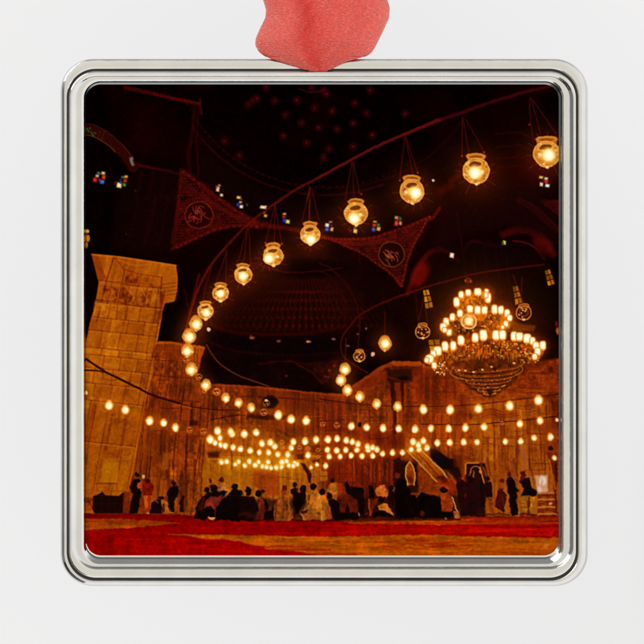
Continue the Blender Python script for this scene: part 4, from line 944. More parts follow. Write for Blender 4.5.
LAMPS_SMALL = [
    (278.3, 415.3, 4.2), (291.3, 419.2, 3.9), (306.2, 420.8, 4.0), (244.1, 434.1, 3.6), (256.4, 432.5, 3.4), (262.1, 443.4, 3.1), (270.7, 442.4, 3.2), (274.8, 446.5, 2.9), (293.4, 441.9, 3.1), (290.9, 448.1, 2.9), (305.1, 441.2, 3.3), (316.1, 439.9, 3.2),
    (240.6, 449, 3), (250.2, 450.6, 2.9), (259.4, 452.5, 2.8), (268.6, 452.5, 2.8), (278, 454.2, 2.9), (287.8, 454.6, 2.7), (308.3, 455.2, 2.9),
    (249.3, 461.4, 2.5), (258.3, 461.8, 2.2), (268, 461.8, 2.4), (255.3, 465.2, 2.8), (244.7, 465.4, 2.3), (262.1, 466.1, 2.2), (266.3, 466.8, 2.2), (271, 467.6, 2.2), (276.3, 467.3, 2.3), (282.2, 462.3, 2.6), (286.6, 461, 2.6), (281.6, 466.4, 2.3), (289, 465.5, 2.2), (293.7, 466, 2.2), (294.7, 463, 2.1), (297.4, 463.9, 2.1), (310.6, 467.3, 1.6), (317, 464.5, 1.9),
    (163.5, 422.9, 3.5), (175.6, 427.6, 3.6), (217.5, 431, 3.6), (230.4, 431.6, 3.1), (232.2, 434.6, 3.0), (210.3, 439.6, 3.9), (214.9, 442.8, 2.6), (220, 437.8, 2.9), (220.9, 444.7, 2.6), (225.6, 446.1, 2.8), (232.9, 447.1, 2.7), (221.5, 462, 2.7), (226.7, 461.8, 2.5), (235.2, 464.3, 2.1), (238.3, 461.8, 2.1),
    (109.2, 405.3, 4.2), (125.3, 409.8, 4.0), (149.6, 420.8, 4.1),
    (351.4, 426.4, 3.4), (366.8, 427.5, 3.4), (383.1, 428.1, 3.4), (399, 428.6, 3.3),
    (327.7, 439.4, 3.3), (337, 438.8, 3.1), (346.3, 440.3, 3.0), (352.5, 441.8, 2.9), (357.9, 443.7, 2.8), (367.4, 446.6, 2.9), (368, 450.0, 2.7), (372.4, 447.8, 2.7), (377.1, 449.4, 2.6), (382.7, 453.7, 2.6), (392.7, 452.5, 2.8),
    (327.5, 450, 2.9), (336.8, 450.5, 2.9), (346.1, 449.9, 2.7), (357.3, 449.9, 2.7), (329.1, 456.8, 2.7), (340.1, 456.5, 2.6), (351.1, 455.5, 2.6), (361.9, 456.1, 2.6), (372.4, 455.8, 2.5), (325.8, 465.8, 2.5),
    (423.4, 409.5, 4.2), (450.1, 409.9, 4.2), (478.4, 408.7, 4.2), (415.3, 429.2, 3.5), (431.1, 428.6, 3.3), (448.6, 428.6, 3.3), (465.5, 427.6, 3.4), (413, 441.9, 3.2), (423.6, 440.9, 3.1), (418.4, 445, 2.9), (419.3, 449.4, 2.7), (411.2, 449.4, 2.5), (427, 447.8, 3.0), (437.3, 442.8, 3.1), (450.1, 442.5, 3.0), (463.7, 441.9, 3.1), (477, 442.2, 2.7), (402.5, 452.5, 2.6),
    (538.4, 400.3, 4.6), (509.8, 405.9, 4.2), (484.3, 427, 3.4), (520, 423.8, 3.3), (539.9, 420.7, 3.4), (505.5, 441.3, 2.7), (520.7, 441.2, 2.9), (534.4, 437.6, 2.7), (550.4, 437, 3.3), (554.3, 458, 2.3)]
JARS = [(359.5, 356.2, 6.0), (422.7, 331.8, 7.6), (523.7, 312.8, 8.0)]
DIMS = [(186.3, 359.7, 3.6), (198.7, 376.8, 3.6), (217, 392, 4.2), (266.6, 403.2, 3.6), (263.9, 412.4, 4.0), (281.9, 442.2, 2.6), (282.9, 447.1, 2.6), (299.6, 447.8, 2.6), (203.5, 431.6, 3.6), (189.8, 430, 3.6), (322.7, 424.2, 2.9), (336.8, 425.4, 3.2), (308, 448.6, 2.2), (318, 450, 2.4), (318, 456.6, 2.2), (204.5, 391.5, 2.2), (92.2, 397.7, 1.6), (100.5, 399.7, 1.6), (216.5, 391.6, 4), (502.5, 423.3, 2.3), (491, 440.4, 2.2)]


def lamps():
    r = np.random.default_rng(3)
    # dim unlit glass jars first
    for x, y, rr in DIMS:
        with part('printed_unlit_lamp', None, rr):
            ring(x, y, rr * .85, rr * .8, 0.9, (196, 100, 34), 0.65, 1.2)
            ell(x + rr * .3, y + rr * .2, rr * .3, rr * .25, (236, 160, 80), 1.2, 0.6)
            ell(x - rr * .4, y + rr * .3, rr * .25, rr * .2, (226, 140, 60), 1.2, 0.55)
            ell(x - rr * .1, y - rr * .6, rr * .35, rr * .2, (220, 130, 60), 1.2, 0.5)
    ell(266.5, 400.5, 1.5, 1.2, (240, 190, 130), 1.3, 0.9)
    for x, y, rr in JARS:
        with part('printed_unlit_lamp', 'unlit round glass jar lamp with thin golden outline', rr):
            ell(x, y, rr, rr * .92, (70, 22, 5), 1.6, 0.8)
            ell(x, y - rr * .95, rr * .62, rr * .3, (120, 50, 12), 1.5, 0.85)
            ring(x, y, rr * .95, rr * .88, 1.1, (214, 130, 56), 0.85, 1.2)
            ring(x, y - rr * .85, rr * .62, rr * .28, 1.0, (214, 130, 50), 0.75, 1.2)
            ring(x, y - rr * .1, rr * .55, rr * .5, 0.9, (170, 84, 26), 0.65, 1.3)
            for k in range(9):
                t = r.uniform(0, 6.28); q = r.uniform(.2, .8) * rr
                ell(x + q * math.cos(t), y + q * math.sin(t) * .9, 0.9, 0.7, (250, 190, 110), 1.2, 0.7)
            ell(x, y + rr * .85, 1.6, 1.2, (250, 200, 120), 1.3, 0.8)
    # strings of small lamps
    for x, y, rr in sorted(LAMPS_SMALL, key=lambda q: q[2]):
        glow(x, y, rr * 2.1, (220, 96, 6), 0.34)
    for x, y, rr in sorted(LAMPS_SMALL, key=lambda q: q[2]):
        dx, dy = r.uniform(-.4, .4), r.uniform(-.3, .5)
        with part('printed_lamp', None, rr):
            ell(x, y - rr * .75, rr * .6, rr * .55, (232, 150, 50), 1.8, 0.75)
            ell(x, y + .1, rr * 1.02, rr * 1.12, (240, 166, 60), 3.6, 0.8)
            ell(x + dx * .5, y + dy * .5 + .2, rr * .80, rr * .88, (255, 222, 140), 3.0, 0.95)
            ell(x + dx, y + dy + .2, rr * .58, rr * .62, (255, 250, 228), 2.2, 0.97)
    for x, y, rr in LAMPS_MID:
        glow(x, y, rr * 1.9, (206, 80, 6), 0.30)
    for x, y, rr in LAMPS_MID:
        dx, dy = r.uniform(-.8, .8), r.uniform(0, 1.2)
        with part('printed_lamp', None, rr):
            ell(x, y - rr * .85, rr * .66, rr * .42, (206, 120, 34), 1.8, 0.85)
            ell(x, y, rr, rr * 1.04, (222, 150, 56), 1.9, 0.92)
            for k in range(7):
                t = r.uniform(0, 6.28); q = r.uniform(.5, .9) * rr
                ell(x + q * math.cos(t), y + q * math.sin(t), rr * .16, rr * .16, ((255, 214, 130), (176, 96, 24))[k % 2], 1.4, 0.5)
            ell(x + dx * .6, y + dy * .6, rr * .66, rr * .68, (255, 216, 124), 2.6, 0.95)
            ell(x + dx, y + dy, rr * .42, rr * .44, (255, 250, 222), 2.2, 0.98)
            ell(x, y + rr * .98, rr * .2, rr * .2, (240, 180, 80), 1.3, 0.8)
    with part('printed_lamp', 'lit round lamp in front of the chandelier', 8):
        x, y = CH((253, 222))[0]
        ell(x, y, 8.2, 7.6, (206, 120, 40), 1.8, 0.9)
        ring(x, y, 7.4, 6.8, 1.3, (255, 216, 140), 0.75, 1.4)
        ell(x, y - 7.2, 5, 2, (220, 140, 50), 1.6, 0.8)
        for k in range(14):
            t = r.uniform(0, 6.28); q = r.uniform(2, 6.6)
            ell(x + q * math.cos(t), y + q * math.sin(t), 1.2, 1.0, ((255, 206, 120), (180, 92, 24))[k % 2], 1.4, 0.6)
        ell(x, y - .5, 4.8, 4.4, (255, 214, 130), 2.6, 0.9)
        ell(x, y - .5, 3.0, 2.8, (255, 240, 196), 2.2, 0.95)
    # the large glass lamps along the upper ring
    for x, y, R, nw, hx, hy in LAMPS_BIG:
        glow(x + hx * .5, y + hy * .6, R * 1.65, (190, 62, 4), 0.34)
        glow(x, y, R * 2.4, (110, 22, 4), 0.09)
        for k in range(12):
            t = k * 0.5236 + r.uniform(-.1, .1)
            l = R * r.uniform(1.25, 1.75)
            line([(x + hx + R * .75 * math.cos(t), y + hy + R * .75 * math.sin(t)), (x + hx * .6 + l * math.cos(t), y + hy * .6 + l * math.sin(t))], 0.7, (190, 80, 14), 0.3, 1.4)
        with part('printed_lamp', 'large round glass lamp glowing on the upper ring', R):
            top = y - R * 1.08
            poly([(x - nw, top), (x + nw, top), (x + nw * .82, y - R * .6), (x - nw * .82, y - R * .6)], (188, 108, 26), 1.8, 0.95)
            ell(x, top, nw, R * .24, (216, 136, 44), 1.5, 0.95)
            ell(x, top + .6, nw * .74, R * .13, (132, 64, 12), 1.4, 0.7)
            ell(x, y, R, R * .98, (206, 128, 40), 1.6, 0.98)
            ring(x, y, R * .94, R * .92, 1.1, (250, 190, 90), 0.6, 1.4)
            # mottled pressed glass
            for k in range(int(R * 5)):
                t = r.uniform(0, 6.28); q = math.sqrt(r.uniform(0, .86)) * R
                s = r.uniform(.6, 1.6)
                ell(x + q * math.cos(t), y + q * math.sin(t), s, s * r.uniform(.6, 1), ((255, 214, 124), (160, 86, 20), (240, 176, 84), (214, 140, 50))[k % 4], 1.5, 0.6)
            # dark mouth of the jar seen through the glass
            ell(x - R * .06, y - R * .5, R * .46, R * .2, (112, 54, 10), 1.8, 0.85, rot=-0.15)
            ring(x - R * .06, y - R * .47, R * .55, R * .27, 1.0, (246, 186, 84), 0.7, 1.3, rot=-0.15)
            ell(x + hx * .8, y + hy * .8, R * .56, R * .52, (255, 206, 104), R * .5, 0.9)
            ell(x + hx, y + hy, R * .4, R * .4, (255, 244, 196), R * .36, 1.0)
            ell(x + hx, y + hy, R * .2, R * .22, (255, 254, 244), R * .2, 1.0)
            ell(x - R * .48 if hx >= 0 else x + R * .4, y + R * .08, R * .16, R * .15, (255, 236, 180), 1.8, 0.8)
            ell(x + .4, y + R * .98, 1.8, 1.4, (255, 220, 130), 1.5, 0.9)
    # stray points of light
    for x, y, rx, c in ((208.8, 329.4, 1.9, (232, 190, 160)), (373.3, 354.3, 1.9, (236, 170, 130)), (433.5, 180.3, 1.2, (206, 190, 190)), (366, 328.5, 1.0, (130, 90, 90)), (357.5, 334, 1.2, (120, 50, 44)),
                        (85.8, 392.5, 2.0, (255, 226, 150)), (557, 419.8, 1.7, (255, 220, 150)), (393, 193, 0.8, (70, 30, 20)), (361.5, 425, 0.9, (190, 160, 130))):
        ell(x, y, rx, rx, c, 1.6, 0.95)
    ell(359.8, 424.8, 2.2, 2.6, (24, 6, 4), 1.6, 0.9)
    # far right edge lamp cut off by the frame
    ell(557.5, 331, 1.6, 3.5, (170, 90, 16), 1.6, 0.9)
    ell(556.5, 324, 1.6, 3.0, (110, 24, 6), 2, 0.8)


def blur(sig):
    k = int(3 * sig / STEP) + 1
    g = np.exp(-0.5 * (np.arange(-k, k + 1) * STEP / sig) ** 2); g /= g.sum()
    for ax in (0, 1):
        pad = [(0, 0)] * 3; pad[ax] = (k, k)
        src = np.pad(IMG, pad, mode='edge')
        out = np.zeros_like(IMG)
        n = IMG.shape[ax]
        for i, wgt in enumerate(g):
            sl = [slice(None)] * 3; sl[ax] = slice(i, i + n)
            out += wgt * src[tuple(sl)]
        IMG[:] = out


def finish():
    # the print has been sharpened: thin bright and dark fringes along every edge
    keep = IMG.copy()
    blur(1.5)
    soft = IMG.copy()
    IMG[:] = keep
    blur(0.25)
    k = 0.40 * np.clip((soft[..., :1] - 45) / 60, 0, 1) * np.clip((235 - IMG[..., :1]) / 60, 0.25, 1)
    IMG[:] = np.maximum(IMG + k * (IMG - soft), IMG * 0.55)
    np.clip(IMG, 0, 255, out=IMG)
    # film grain, stronger in the mid tones, and faint dirt of the print
    lum = IMG.mean(axis=2, keepdims=True) / 255
    n1 = noise(0.9, 0.9, 41)[..., None]; n2 = noise(2.6, 2.6, 42)[..., None]
    IMG[:] *= 1 + (0.06 * n1 + 0.03 * n2) * np.clip(1 - lum, 0.1, 1)
    IMG[:] += np.clip(n2, 0, 3) * np.array([2.2, 0.3, 0.3]) 
    np.clip(IMG, 0, 255, out=IMG)
    t = np.clip((IMG[..., :1] - 30) / 80, 0, 1)
    IMG[:] = 255 * (IMG / 255) ** (1 + 0.09 * t)

INK = 1.0
GAIN = 1.155
KEY = 34000.0

# ------------------------------------------------------------------ the object itself
import bpy, bmesh
from mathutils import Vector

C = bpy.context.scene.collection
U = 0.01


def P3(px, py, h=0.0):
    """sheet units -> scene: x right, z up, h towards the viewer"""
    return ((px - 322) * U, -h * U, (322 - py) * U)


def tag(o, label=None, cat=None, kind=None):
    if label: o['label'] = label
    if cat: o['category'] = cat
    if kind: o['kind'] = kind
    return o


def mesh_obj(name, verts, faces, mat, parent=None, smooth=True):
    me = bpy.data.meshes.new(name)
    me.from_pydata(verts, [], faces)
    me.polygons.foreach_set('use_smooth', [smooth] * len(me.polygons))
    me.materials.append(mat)
    me.update()
    o = bpy.data.objects.new(name, me)
    C.objects.link(o)
    if parent: o.parent = parent
    return o


def nodes(name):
    m = bpy.data.materials.new(name); m.use_nodes = True
    nt = m.node_tree
    for n in list(nt.nodes): nt.nodes.remove(n)
    out = nt.nodes.new('ShaderNodeOutputMaterial')
    return m, nt, out


def N(nt, kind, **kw):
    n = nt.nodes.new(kind)
    for k, v in kw.items():
        if k.startswith('in_'):
            n.inputs[int(k[3:]) if k[3:].isdigit() else k[3:].replace('_', ' ')].default_value = v
        else:
            setattr(n, k, v)
    return n


# ---- materials
def mat_print():
    m, nt, out = nodes('printed_photo')
    at = N(nt, 'ShaderNodeVertexColor'); at.layer_name = 'ink'
    d = N(nt, 'ShaderNodeBsdfDiffuse'); d.inputs['Roughness'].default_value = 0.0
    nt.links.new(at.outputs['Color'], d.inputs['Color'])
    nt.links.new(d.outputs[0], out.inputs[0])
    return m


def mat_metal(name, col, rough, bump=0.0):
    m, nt, out = nodes(name)
    b = N(nt, 'ShaderNodeBsdfPrincipled')
    b.inputs['Metallic'].default_value = 1.0
    b.inputs['Roughness'].default_value = rough
    tc = N(nt, 'ShaderNodeTexCoord')
    n1 = N(nt, 'ShaderNodeTexNoise'); n1.inputs['Scale'].default_value = 3.0; n1.inputs['Detail'].default_value = 5
    nt.links.new(tc.outputs['Object'], n1.inputs['Vector'])
    mr = N(nt, 'ShaderNodeMapRange'); mr.inputs[1].default_value = .3; mr.inputs[2].default_value = .7
    mr.inputs[3].default_value = 0.94; mr.inputs[4].default_value = 1.03
    nt.links.new(n1.outputs[0], mr.inputs[0])
    mx = N(nt, 'ShaderNodeVectorMath'); mx.operation = 'SCALE'; mx.inputs[0].default_value = col
    nt.links.new(mr.outputs[0], mx.inputs['Scale'])
    nt.links.new(mx.outputs[0], b.inputs['Base Color'])
    if bump:
        n2 = N(nt, 'ShaderNodeTexNoise'); n2.inputs['Scale'].default_value = 9.0; n2.inputs['Detail'].default_value = 3
        nt.links.new(tc.outputs['Object'], n2.inputs['Vector'])
        n3 = N(nt, 'ShaderNodeTexNoise'); n3.inputs['Scale'].default_value = 70.0; n3.inputs['Detail'].default_value = 2
        nt.links.new(tc.outputs['Object'], n3.inputs['Vector'])
        ad = N(nt, 'ShaderNodeMath'); ad.operation = 'MULTIPLY_ADD'; ad.inputs[1].default_value = 0.06
        nt.links.new(n3.outputs[0], ad.inputs[0]); nt.links.new(n2.outputs[0], ad.inputs[2])
        bp = N(nt, 'ShaderNodeBump'); bp.inputs['Strength'].default_value = bump; bp.inputs['Distance'].default_value = 0.02
        nt.links.new(ad.outputs[0], bp.inputs['Height'])
        nt.links.new(bp.outputs[0], b.inputs['Normal'])
    nt.links.new(b.outputs[0], out.inputs[0])
    return m


def mat_backdrop():
    m, nt, out = nodes('white_paper')
    b = N(nt, 'ShaderNodeBsdfDiffuse')
    b.inputs['Color'].default_value = (BACK * 0.985, BACK * .985, BACK * 1.01, 1)
    nt.links.new(b.outputs[0], out.inputs[0])
    return m


def mat_ribbon():
    m, nt, out = nodes('coral_satin')
    b = N(nt, 'ShaderNodeBsdfPrincipled')
    b.inputs['Roughness'].default_value = 0.42
    b.inputs['Sheen Weight'].default_value = 0.6
    b.inputs['Sheen Roughness'].default_value = 0.35
    b.inputs['Sheen Tint'].default_value = (1.0, 0.55, 0.5, 1)
    b.inputs['Specular IOR Level'].default_value = 0.45
    uv = N(nt, 'ShaderNodeUVMap'); uv.uv_map = 'weave'
    # rows of threads: short stretched flecks along the weft
    def fleck(sx, sy, rot, det):
        mp = N(nt, 'ShaderNodeMapping'); mp.inputs['Scale'].default_value = (sx, sy, 1); mp.inputs['Rotation'].default_value = (0, 0, rot)
        nt.links.new(uv.outputs[0], mp.inputs['Vector'])
        n = N(nt, 'ShaderNodeTexNoise'); n.inputs['Scale'].default_value = 1.0; n.inputs['Detail'].default_value = det
        nt.links.new(mp.outputs[0], n.inputs['Vector'])
        return n
    f1 = fleck(2.6, 8.5, -0.35, 1.0)
    f2 = fleck(7.5, 7.5, 0.0, 1.0)
    f3 = fleck(0.5, 0.35, 0.4, 2.0)
    ramp = N(nt, 'ShaderNodeValToRGB')
    e = ramp.color_ramp.elements
    e[0].position = 0.39; e[0].color = (0.84, 0.06, 0.042, 1)
    e[1].position = 0.68; e[1].color = (0.96, 0.34, 0.28, 1)
    el = ramp.color_ramp.elements.new(0.54); el.color = (0.92, 0.10, 0.074, 1)
    s = N(nt, 'ShaderNodeMath'); s.operation = 'MULTIPLY_ADD'; s.inputs[1].default_value = 0.55
    nt.links.new(f1.outputs[0], s.inputs[0])
    s2 = N(nt, 'ShaderNodeMath'); s2.operation = 'MULTIPLY'; s2.inputs[1].default_value = 0.30
    nt.links.new(f2.outputs[0], s2.inputs[0])
    s3 = N(nt, 'ShaderNodeMath'); s3.operation = 'MULTIPLY_ADD'; s3.inputs[1].default_value = 0.15
    nt.links.new(f3.outputs[0], s3.inputs[0]); nt.links.new(s2.outputs[0], s3.inputs[2])
    nt.links.new(s3.outputs[0], s.inputs[2])
    nt.links.new(s.outputs[0], ramp.inputs[0])
    la = N(nt, 'ShaderNodeAttribute'); la.attribute_name = 'fold_shade'  # painted fold shading, blends the pale and the deep red
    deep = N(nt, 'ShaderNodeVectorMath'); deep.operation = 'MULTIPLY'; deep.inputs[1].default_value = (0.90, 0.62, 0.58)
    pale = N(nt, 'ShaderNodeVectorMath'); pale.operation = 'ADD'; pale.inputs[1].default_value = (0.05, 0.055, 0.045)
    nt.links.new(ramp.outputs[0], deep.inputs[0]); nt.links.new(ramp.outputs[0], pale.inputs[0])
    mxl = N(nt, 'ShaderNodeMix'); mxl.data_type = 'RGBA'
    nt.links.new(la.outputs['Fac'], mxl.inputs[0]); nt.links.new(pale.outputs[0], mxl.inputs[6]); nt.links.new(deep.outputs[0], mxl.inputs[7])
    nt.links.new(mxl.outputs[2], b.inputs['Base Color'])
    bp = N(nt, 'ShaderNodeBump'); bp.inputs['Strength'].default_value = 0.9; bp.inputs['Distance'].default_value = 0.035
    nt.links.new(s.outputs[0], bp.inputs['Height'])
    nt.links.new(bp.outputs[0], b.inputs['Normal'])
    tr = N(nt, 'ShaderNodeBsdfTranslucent'); tr.inputs['Color'].default_value = (0.95, 0.30, 0.26, 1)
    mxs = N(nt, 'ShaderNodeMixShader'); mxs.inputs[0].default_value = 0.16
    nt.links.new(b.outputs[0], mxs.inputs[1]); nt.links.new(tr.outputs[0], mxs.inputs[2])
    nt.links.new(mxs.outputs[0], out.inputs[0])
    return m


BACK = 0.86
M_PRINT = mat_print()
M_FRAME = mat_metal('polished_pewter', (0.66, 0.655, 0.63), 0.06, 0.20)
M_SEAM = mat_metal('blackened_metal', (0.045, 0.043, 0.042), 0.35)
M_LIP = mat_metal('shaded_pewter', (0.32, 0.32, 0.295), 0.25)  # pewter colour darkened to stand for shade beside the picture
M_BACK = mat_metal('brushed_back', (0.55, 0.54, 0.52), 0.3)
M_PAPER = mat_backdrop()
M_RIB = mat_ribbon()


# ---- the pressed metal frame: rounded-square rings swept from the back edge to the picture
def rrect(l, t, r, b, rad, n=18, ns=30):
    pts = []
    for (cx, cy, a0), (ex, ey) in zip(((r - rad, t + rad, -90), (r - rad, b - rad, 0), (l + rad, b - rad, 90), (l + rad, t + rad, 180)),
                                      ((r, b - rad), (l + rad, b), (l, t + rad), (r - rad, t))):
        for k in range(n + 1):
            a = math.radians(a0 + 90 * k / n)
            pts.append((cx + rad * math.cos(a), cy + rad * math.sin(a)))
        x0, y0 = pts[-1]
        for k in range(1, ns):
            pts.append((x0 + (ex - x0) * k / ns, y0 + (ey - y0) * k / ns))
    return pts


def sweep(name, rings, mat, parent, n=18, closed=False):
    verts, faces = [], []
    m = None
    for l, t, r, b, rad, h in rings:
        p = rrect(l, t, r, b, rad, n)
        m = len(p)
        verts += [P3(x, y, h) for x, y in p]
    for i in range(len(rings) - 1):
        for k in range(m):
            k2 = (k + 1) % m
            faces.append((i * m + k, i * m + k2, (i + 1) * m + k2, (i + 1) * m + k))
    return mesh_obj(name, verts, faces, mat, parent)


def lerp_rings(a, b, n, f):
    """n rings between ring a and ring b; f(s) gives the height above the straight line"""
    out = []
    for k in range(n + 1):
        s = k / n
        r = [x * (1 - s) + y * s for x, y in zip(a, b)]
        r[5] += f(s)
        out.append(tuple(r))
    return out


root = bpy.data.objects.new('square_ornament', None)
C.objects.link(root)
root.location = (0, 0, 0)
tag(root, 'square silver metal ornament with rounded corners framing a printed photo of a lamp-lit mosque', 'ornament')

# rings: left, top, right, bottom, corner radius, height towards the viewer
O0 = (61.5, 60.0, 586.5, 585.0, 31, -9)       # back edge of the rim
O1 = (60.0, 58.4, 588.0, 586.4, 33, -2)       # widest line of the rim
O2 = (63.4, 60.3, 583.2, 583.6, 31, 6.4)
O3 = (67.0, 69.0, 578.2, 580.4, 29, 7.4)      # land up to the seam
G1 = (67.8, 69.8, 577.4, 579.7, 28, 4.0)
G2 = (69.2, 71.4, 575.8, 577.6, 27, 4.0)
I0 = (69.8, 72.0, 575.2, 576.9, 26.5, 7.8)    # raised inner bezel
I1 = (74.0, 76.8, 571.4, 567.8, 23, 7.4)
I2 = (79.8, 78.0, 566.4, 565.2, 18, 5.4)
I3 = (84.4, 82.0, 561.2, 561.8, 16, 3.6)
I3b = (85.0, 82.6, 560.6, 559.0, 16, 1.8)
I3c = (85.8, 84.4, 558.8, 557.2, 15, 0.2)
I4 = (86.0, 84.7, 558.6, 555.5, 15, -0.3)
rim = lerp_rings(O0, O1, 4, lambda s: 0) + lerp_rings(O1, O2, 8, lambda s: 2.4 * math.sin(math.pi * s))[1:] + lerp_rings(O2, O3, 6, lambda s: 0.5 * math.sin(math.pi * s))[1:] + [G1]
sweep('outer_rim', rim, M_FRAME, root)
sweep('seam', [G1, G2], M_SEAM, root)
bez = [G2] + lerp_rings(I0, I1, 6, lambda s: 1.0 * math.sin(math.pi * s)) + lerp_rings(I1, I2, 7, lambda s: -0.5 * math.sin(math.pi * s))[1:] + lerp_rings(I2, I3, 6, lambda s: 0.7 * math.sin(math.pi * s))[1:] + lerp_rings(I3, I3b, 4, lambda s: 0)[1:]
sweep('inner_bezel', bez, M_FRAME, root)
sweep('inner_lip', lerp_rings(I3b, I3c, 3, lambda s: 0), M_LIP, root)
sweep('picture_edge', [I3c, I4], M_FRAME, root)
bp = rrect(*O0[:5])
mesh_obj('back_plate', [P3(x, y, -9) for x, y in bp], [tuple(range(len(bp)))], M_BACK, root, False)

# ---- the printed picture, cut along the outlines of what is printed on it
paint()
lin = IMG / 255.0
lin = np.where(lin <= 0.04045, lin / 12.92, ((lin + 0.055) / 1.055) ** 2.4) * INK
H_PRINT = -0.4
co = np.stack([(GX - 322) * U, np.full_like(GX, -H_PRINT * U), (322 - GY) * U], axis=-1).reshape(-1, 3)
rgba = np.concatenate([lin, np.ones((NY, NX, 1))], axis=-1).reshape(-1, 4).astype(np.float32)
q = np.arange(NY * NX).reshape(NY, NX)
quads = np.stack([q[:-1, :-1], q[1:, :-1], q[1:, 1:], q[:-1, 1:]], axis=-1).reshape(-1, 4)
fid = IDS[:-1, :-1].reshape(-1)
# the sheet is trimmed to the rounded opening of the bezel (a hair under its lip)
L0, T0, R0, B0, rad = 84.6, 83.3, 560.0, 557.0, 16
fx, fy = GX[:-1, :-1] + STEP / 2, GY[:-1, :-1] + STEP / 2
ddx = np.maximum(np.maximum(L0 + rad - fx, fx - R0 + rad), 0); ddy = np.maximum(np.maximum(T0 + rad - fy, fy - B0 + rad), 0)
keep = ((fx > L0) & (fx < R0) & (fy > T0) & (fy < B0) & (ddx ** 2 + ddy ** 2 < rad * rad)).reshape(-1)


def sheet(name, mask, parent):
    f = quads[mask]
    used, inv = np.unique(f.reshape(-1), return_inverse=True)
    me = bpy.data.meshes.new(name)
    me.vertices.add(len(used)); me.vertices.foreach_set('co', co[used].astype(np.float32).reshape(-1))
    me.loops.add(len(inv)); me.loops.foreach_set('vertex_index', inv.astype(np.int32).reshape(-1))
    me.polygons.add(len(f)); me.polygons.foreach_set('loop_start', (np.arange(len(f)) * 4).astype(np.int32))
    me.update(calc_edges=True)
    ca = me.color_attributes.new('ink', 'FLOAT_COLOR', 'POINT')
    ca.data.foreach_set('color', rgba[used].reshape(-1))
    me.materials.append(M_PRINT)
    me.validate()
    o = bpy.data.objects.new(name, me)
    C.objects.link(o)
    o.parent = parent
    return o


# small leftovers join the plain sheet; past a hundred lamps the smallest are one piece
cnt = np.bincount(fid[keep], minlength=len(PARTS) + 1)
by_name = {}
for i, (nm, lb, sz) in enumerate(PARTS, 1):
    if cnt[i] >= 12:
        by_name.setdefault(nm, []).append((cnt[i], i, lb))
remap = np.zeros(len(PARTS) + 1, dtype=np.int32)
rest = None
picture_parts = []
for nm, lst in by_name.items():
    lst.sort(reverse=True)
    for c, i, lb in lst[:96]:
        remap[i] = i
        picture_parts.append((nm, i, lb, None))
    if len(lst) > 96:
        j = lst[96][1]
        for c, i, lb in lst[96:]:
            remap[i] = j
        picture_parts.append((nm, j, None, 'stuff'))
fid = remap[fid]
picture = sheet('printed_picture', keep & (fid == 0), root)
order = np.argsort(fid, kind='stable')
for nm, i, lb, kd in picture_parts:
    o = sheet(nm, keep & (fid == i), picture)
    if lb: o['label'] = lb
    if kd: o['kind'] = kd

# ---- the ribbon through the top of the frame
LE = [(-60, 268), (-30, 259), (-12, 260), (0, 263), (5, 264.5), (10, 266), (18, 265.5), (27.7, 260.6), (38.5, 255.8), (45.7, 255.1), (51.7, 258.6), (57.3, 268), (62, 282), (66, 293), (69, 303), (71.0, 311), (72.0, 316)]
RE = [(-60, 376), (-30, 384), (-12, 385), (0, 387), (7, 389.6), (18, 389.2), (31, 383.4), (40, 379), (48, 375), (54, 370.5), (57.5, 362), (60, 352), (63, 343), (66, 337.5), (69.3, 332), (71.2, 326), (72.0, 320)]


def interp(tab, y):
    ys = [a for a, b in tab]; xs = [b for a, b in tab]
    return float(np.interp(y, ys, xs))


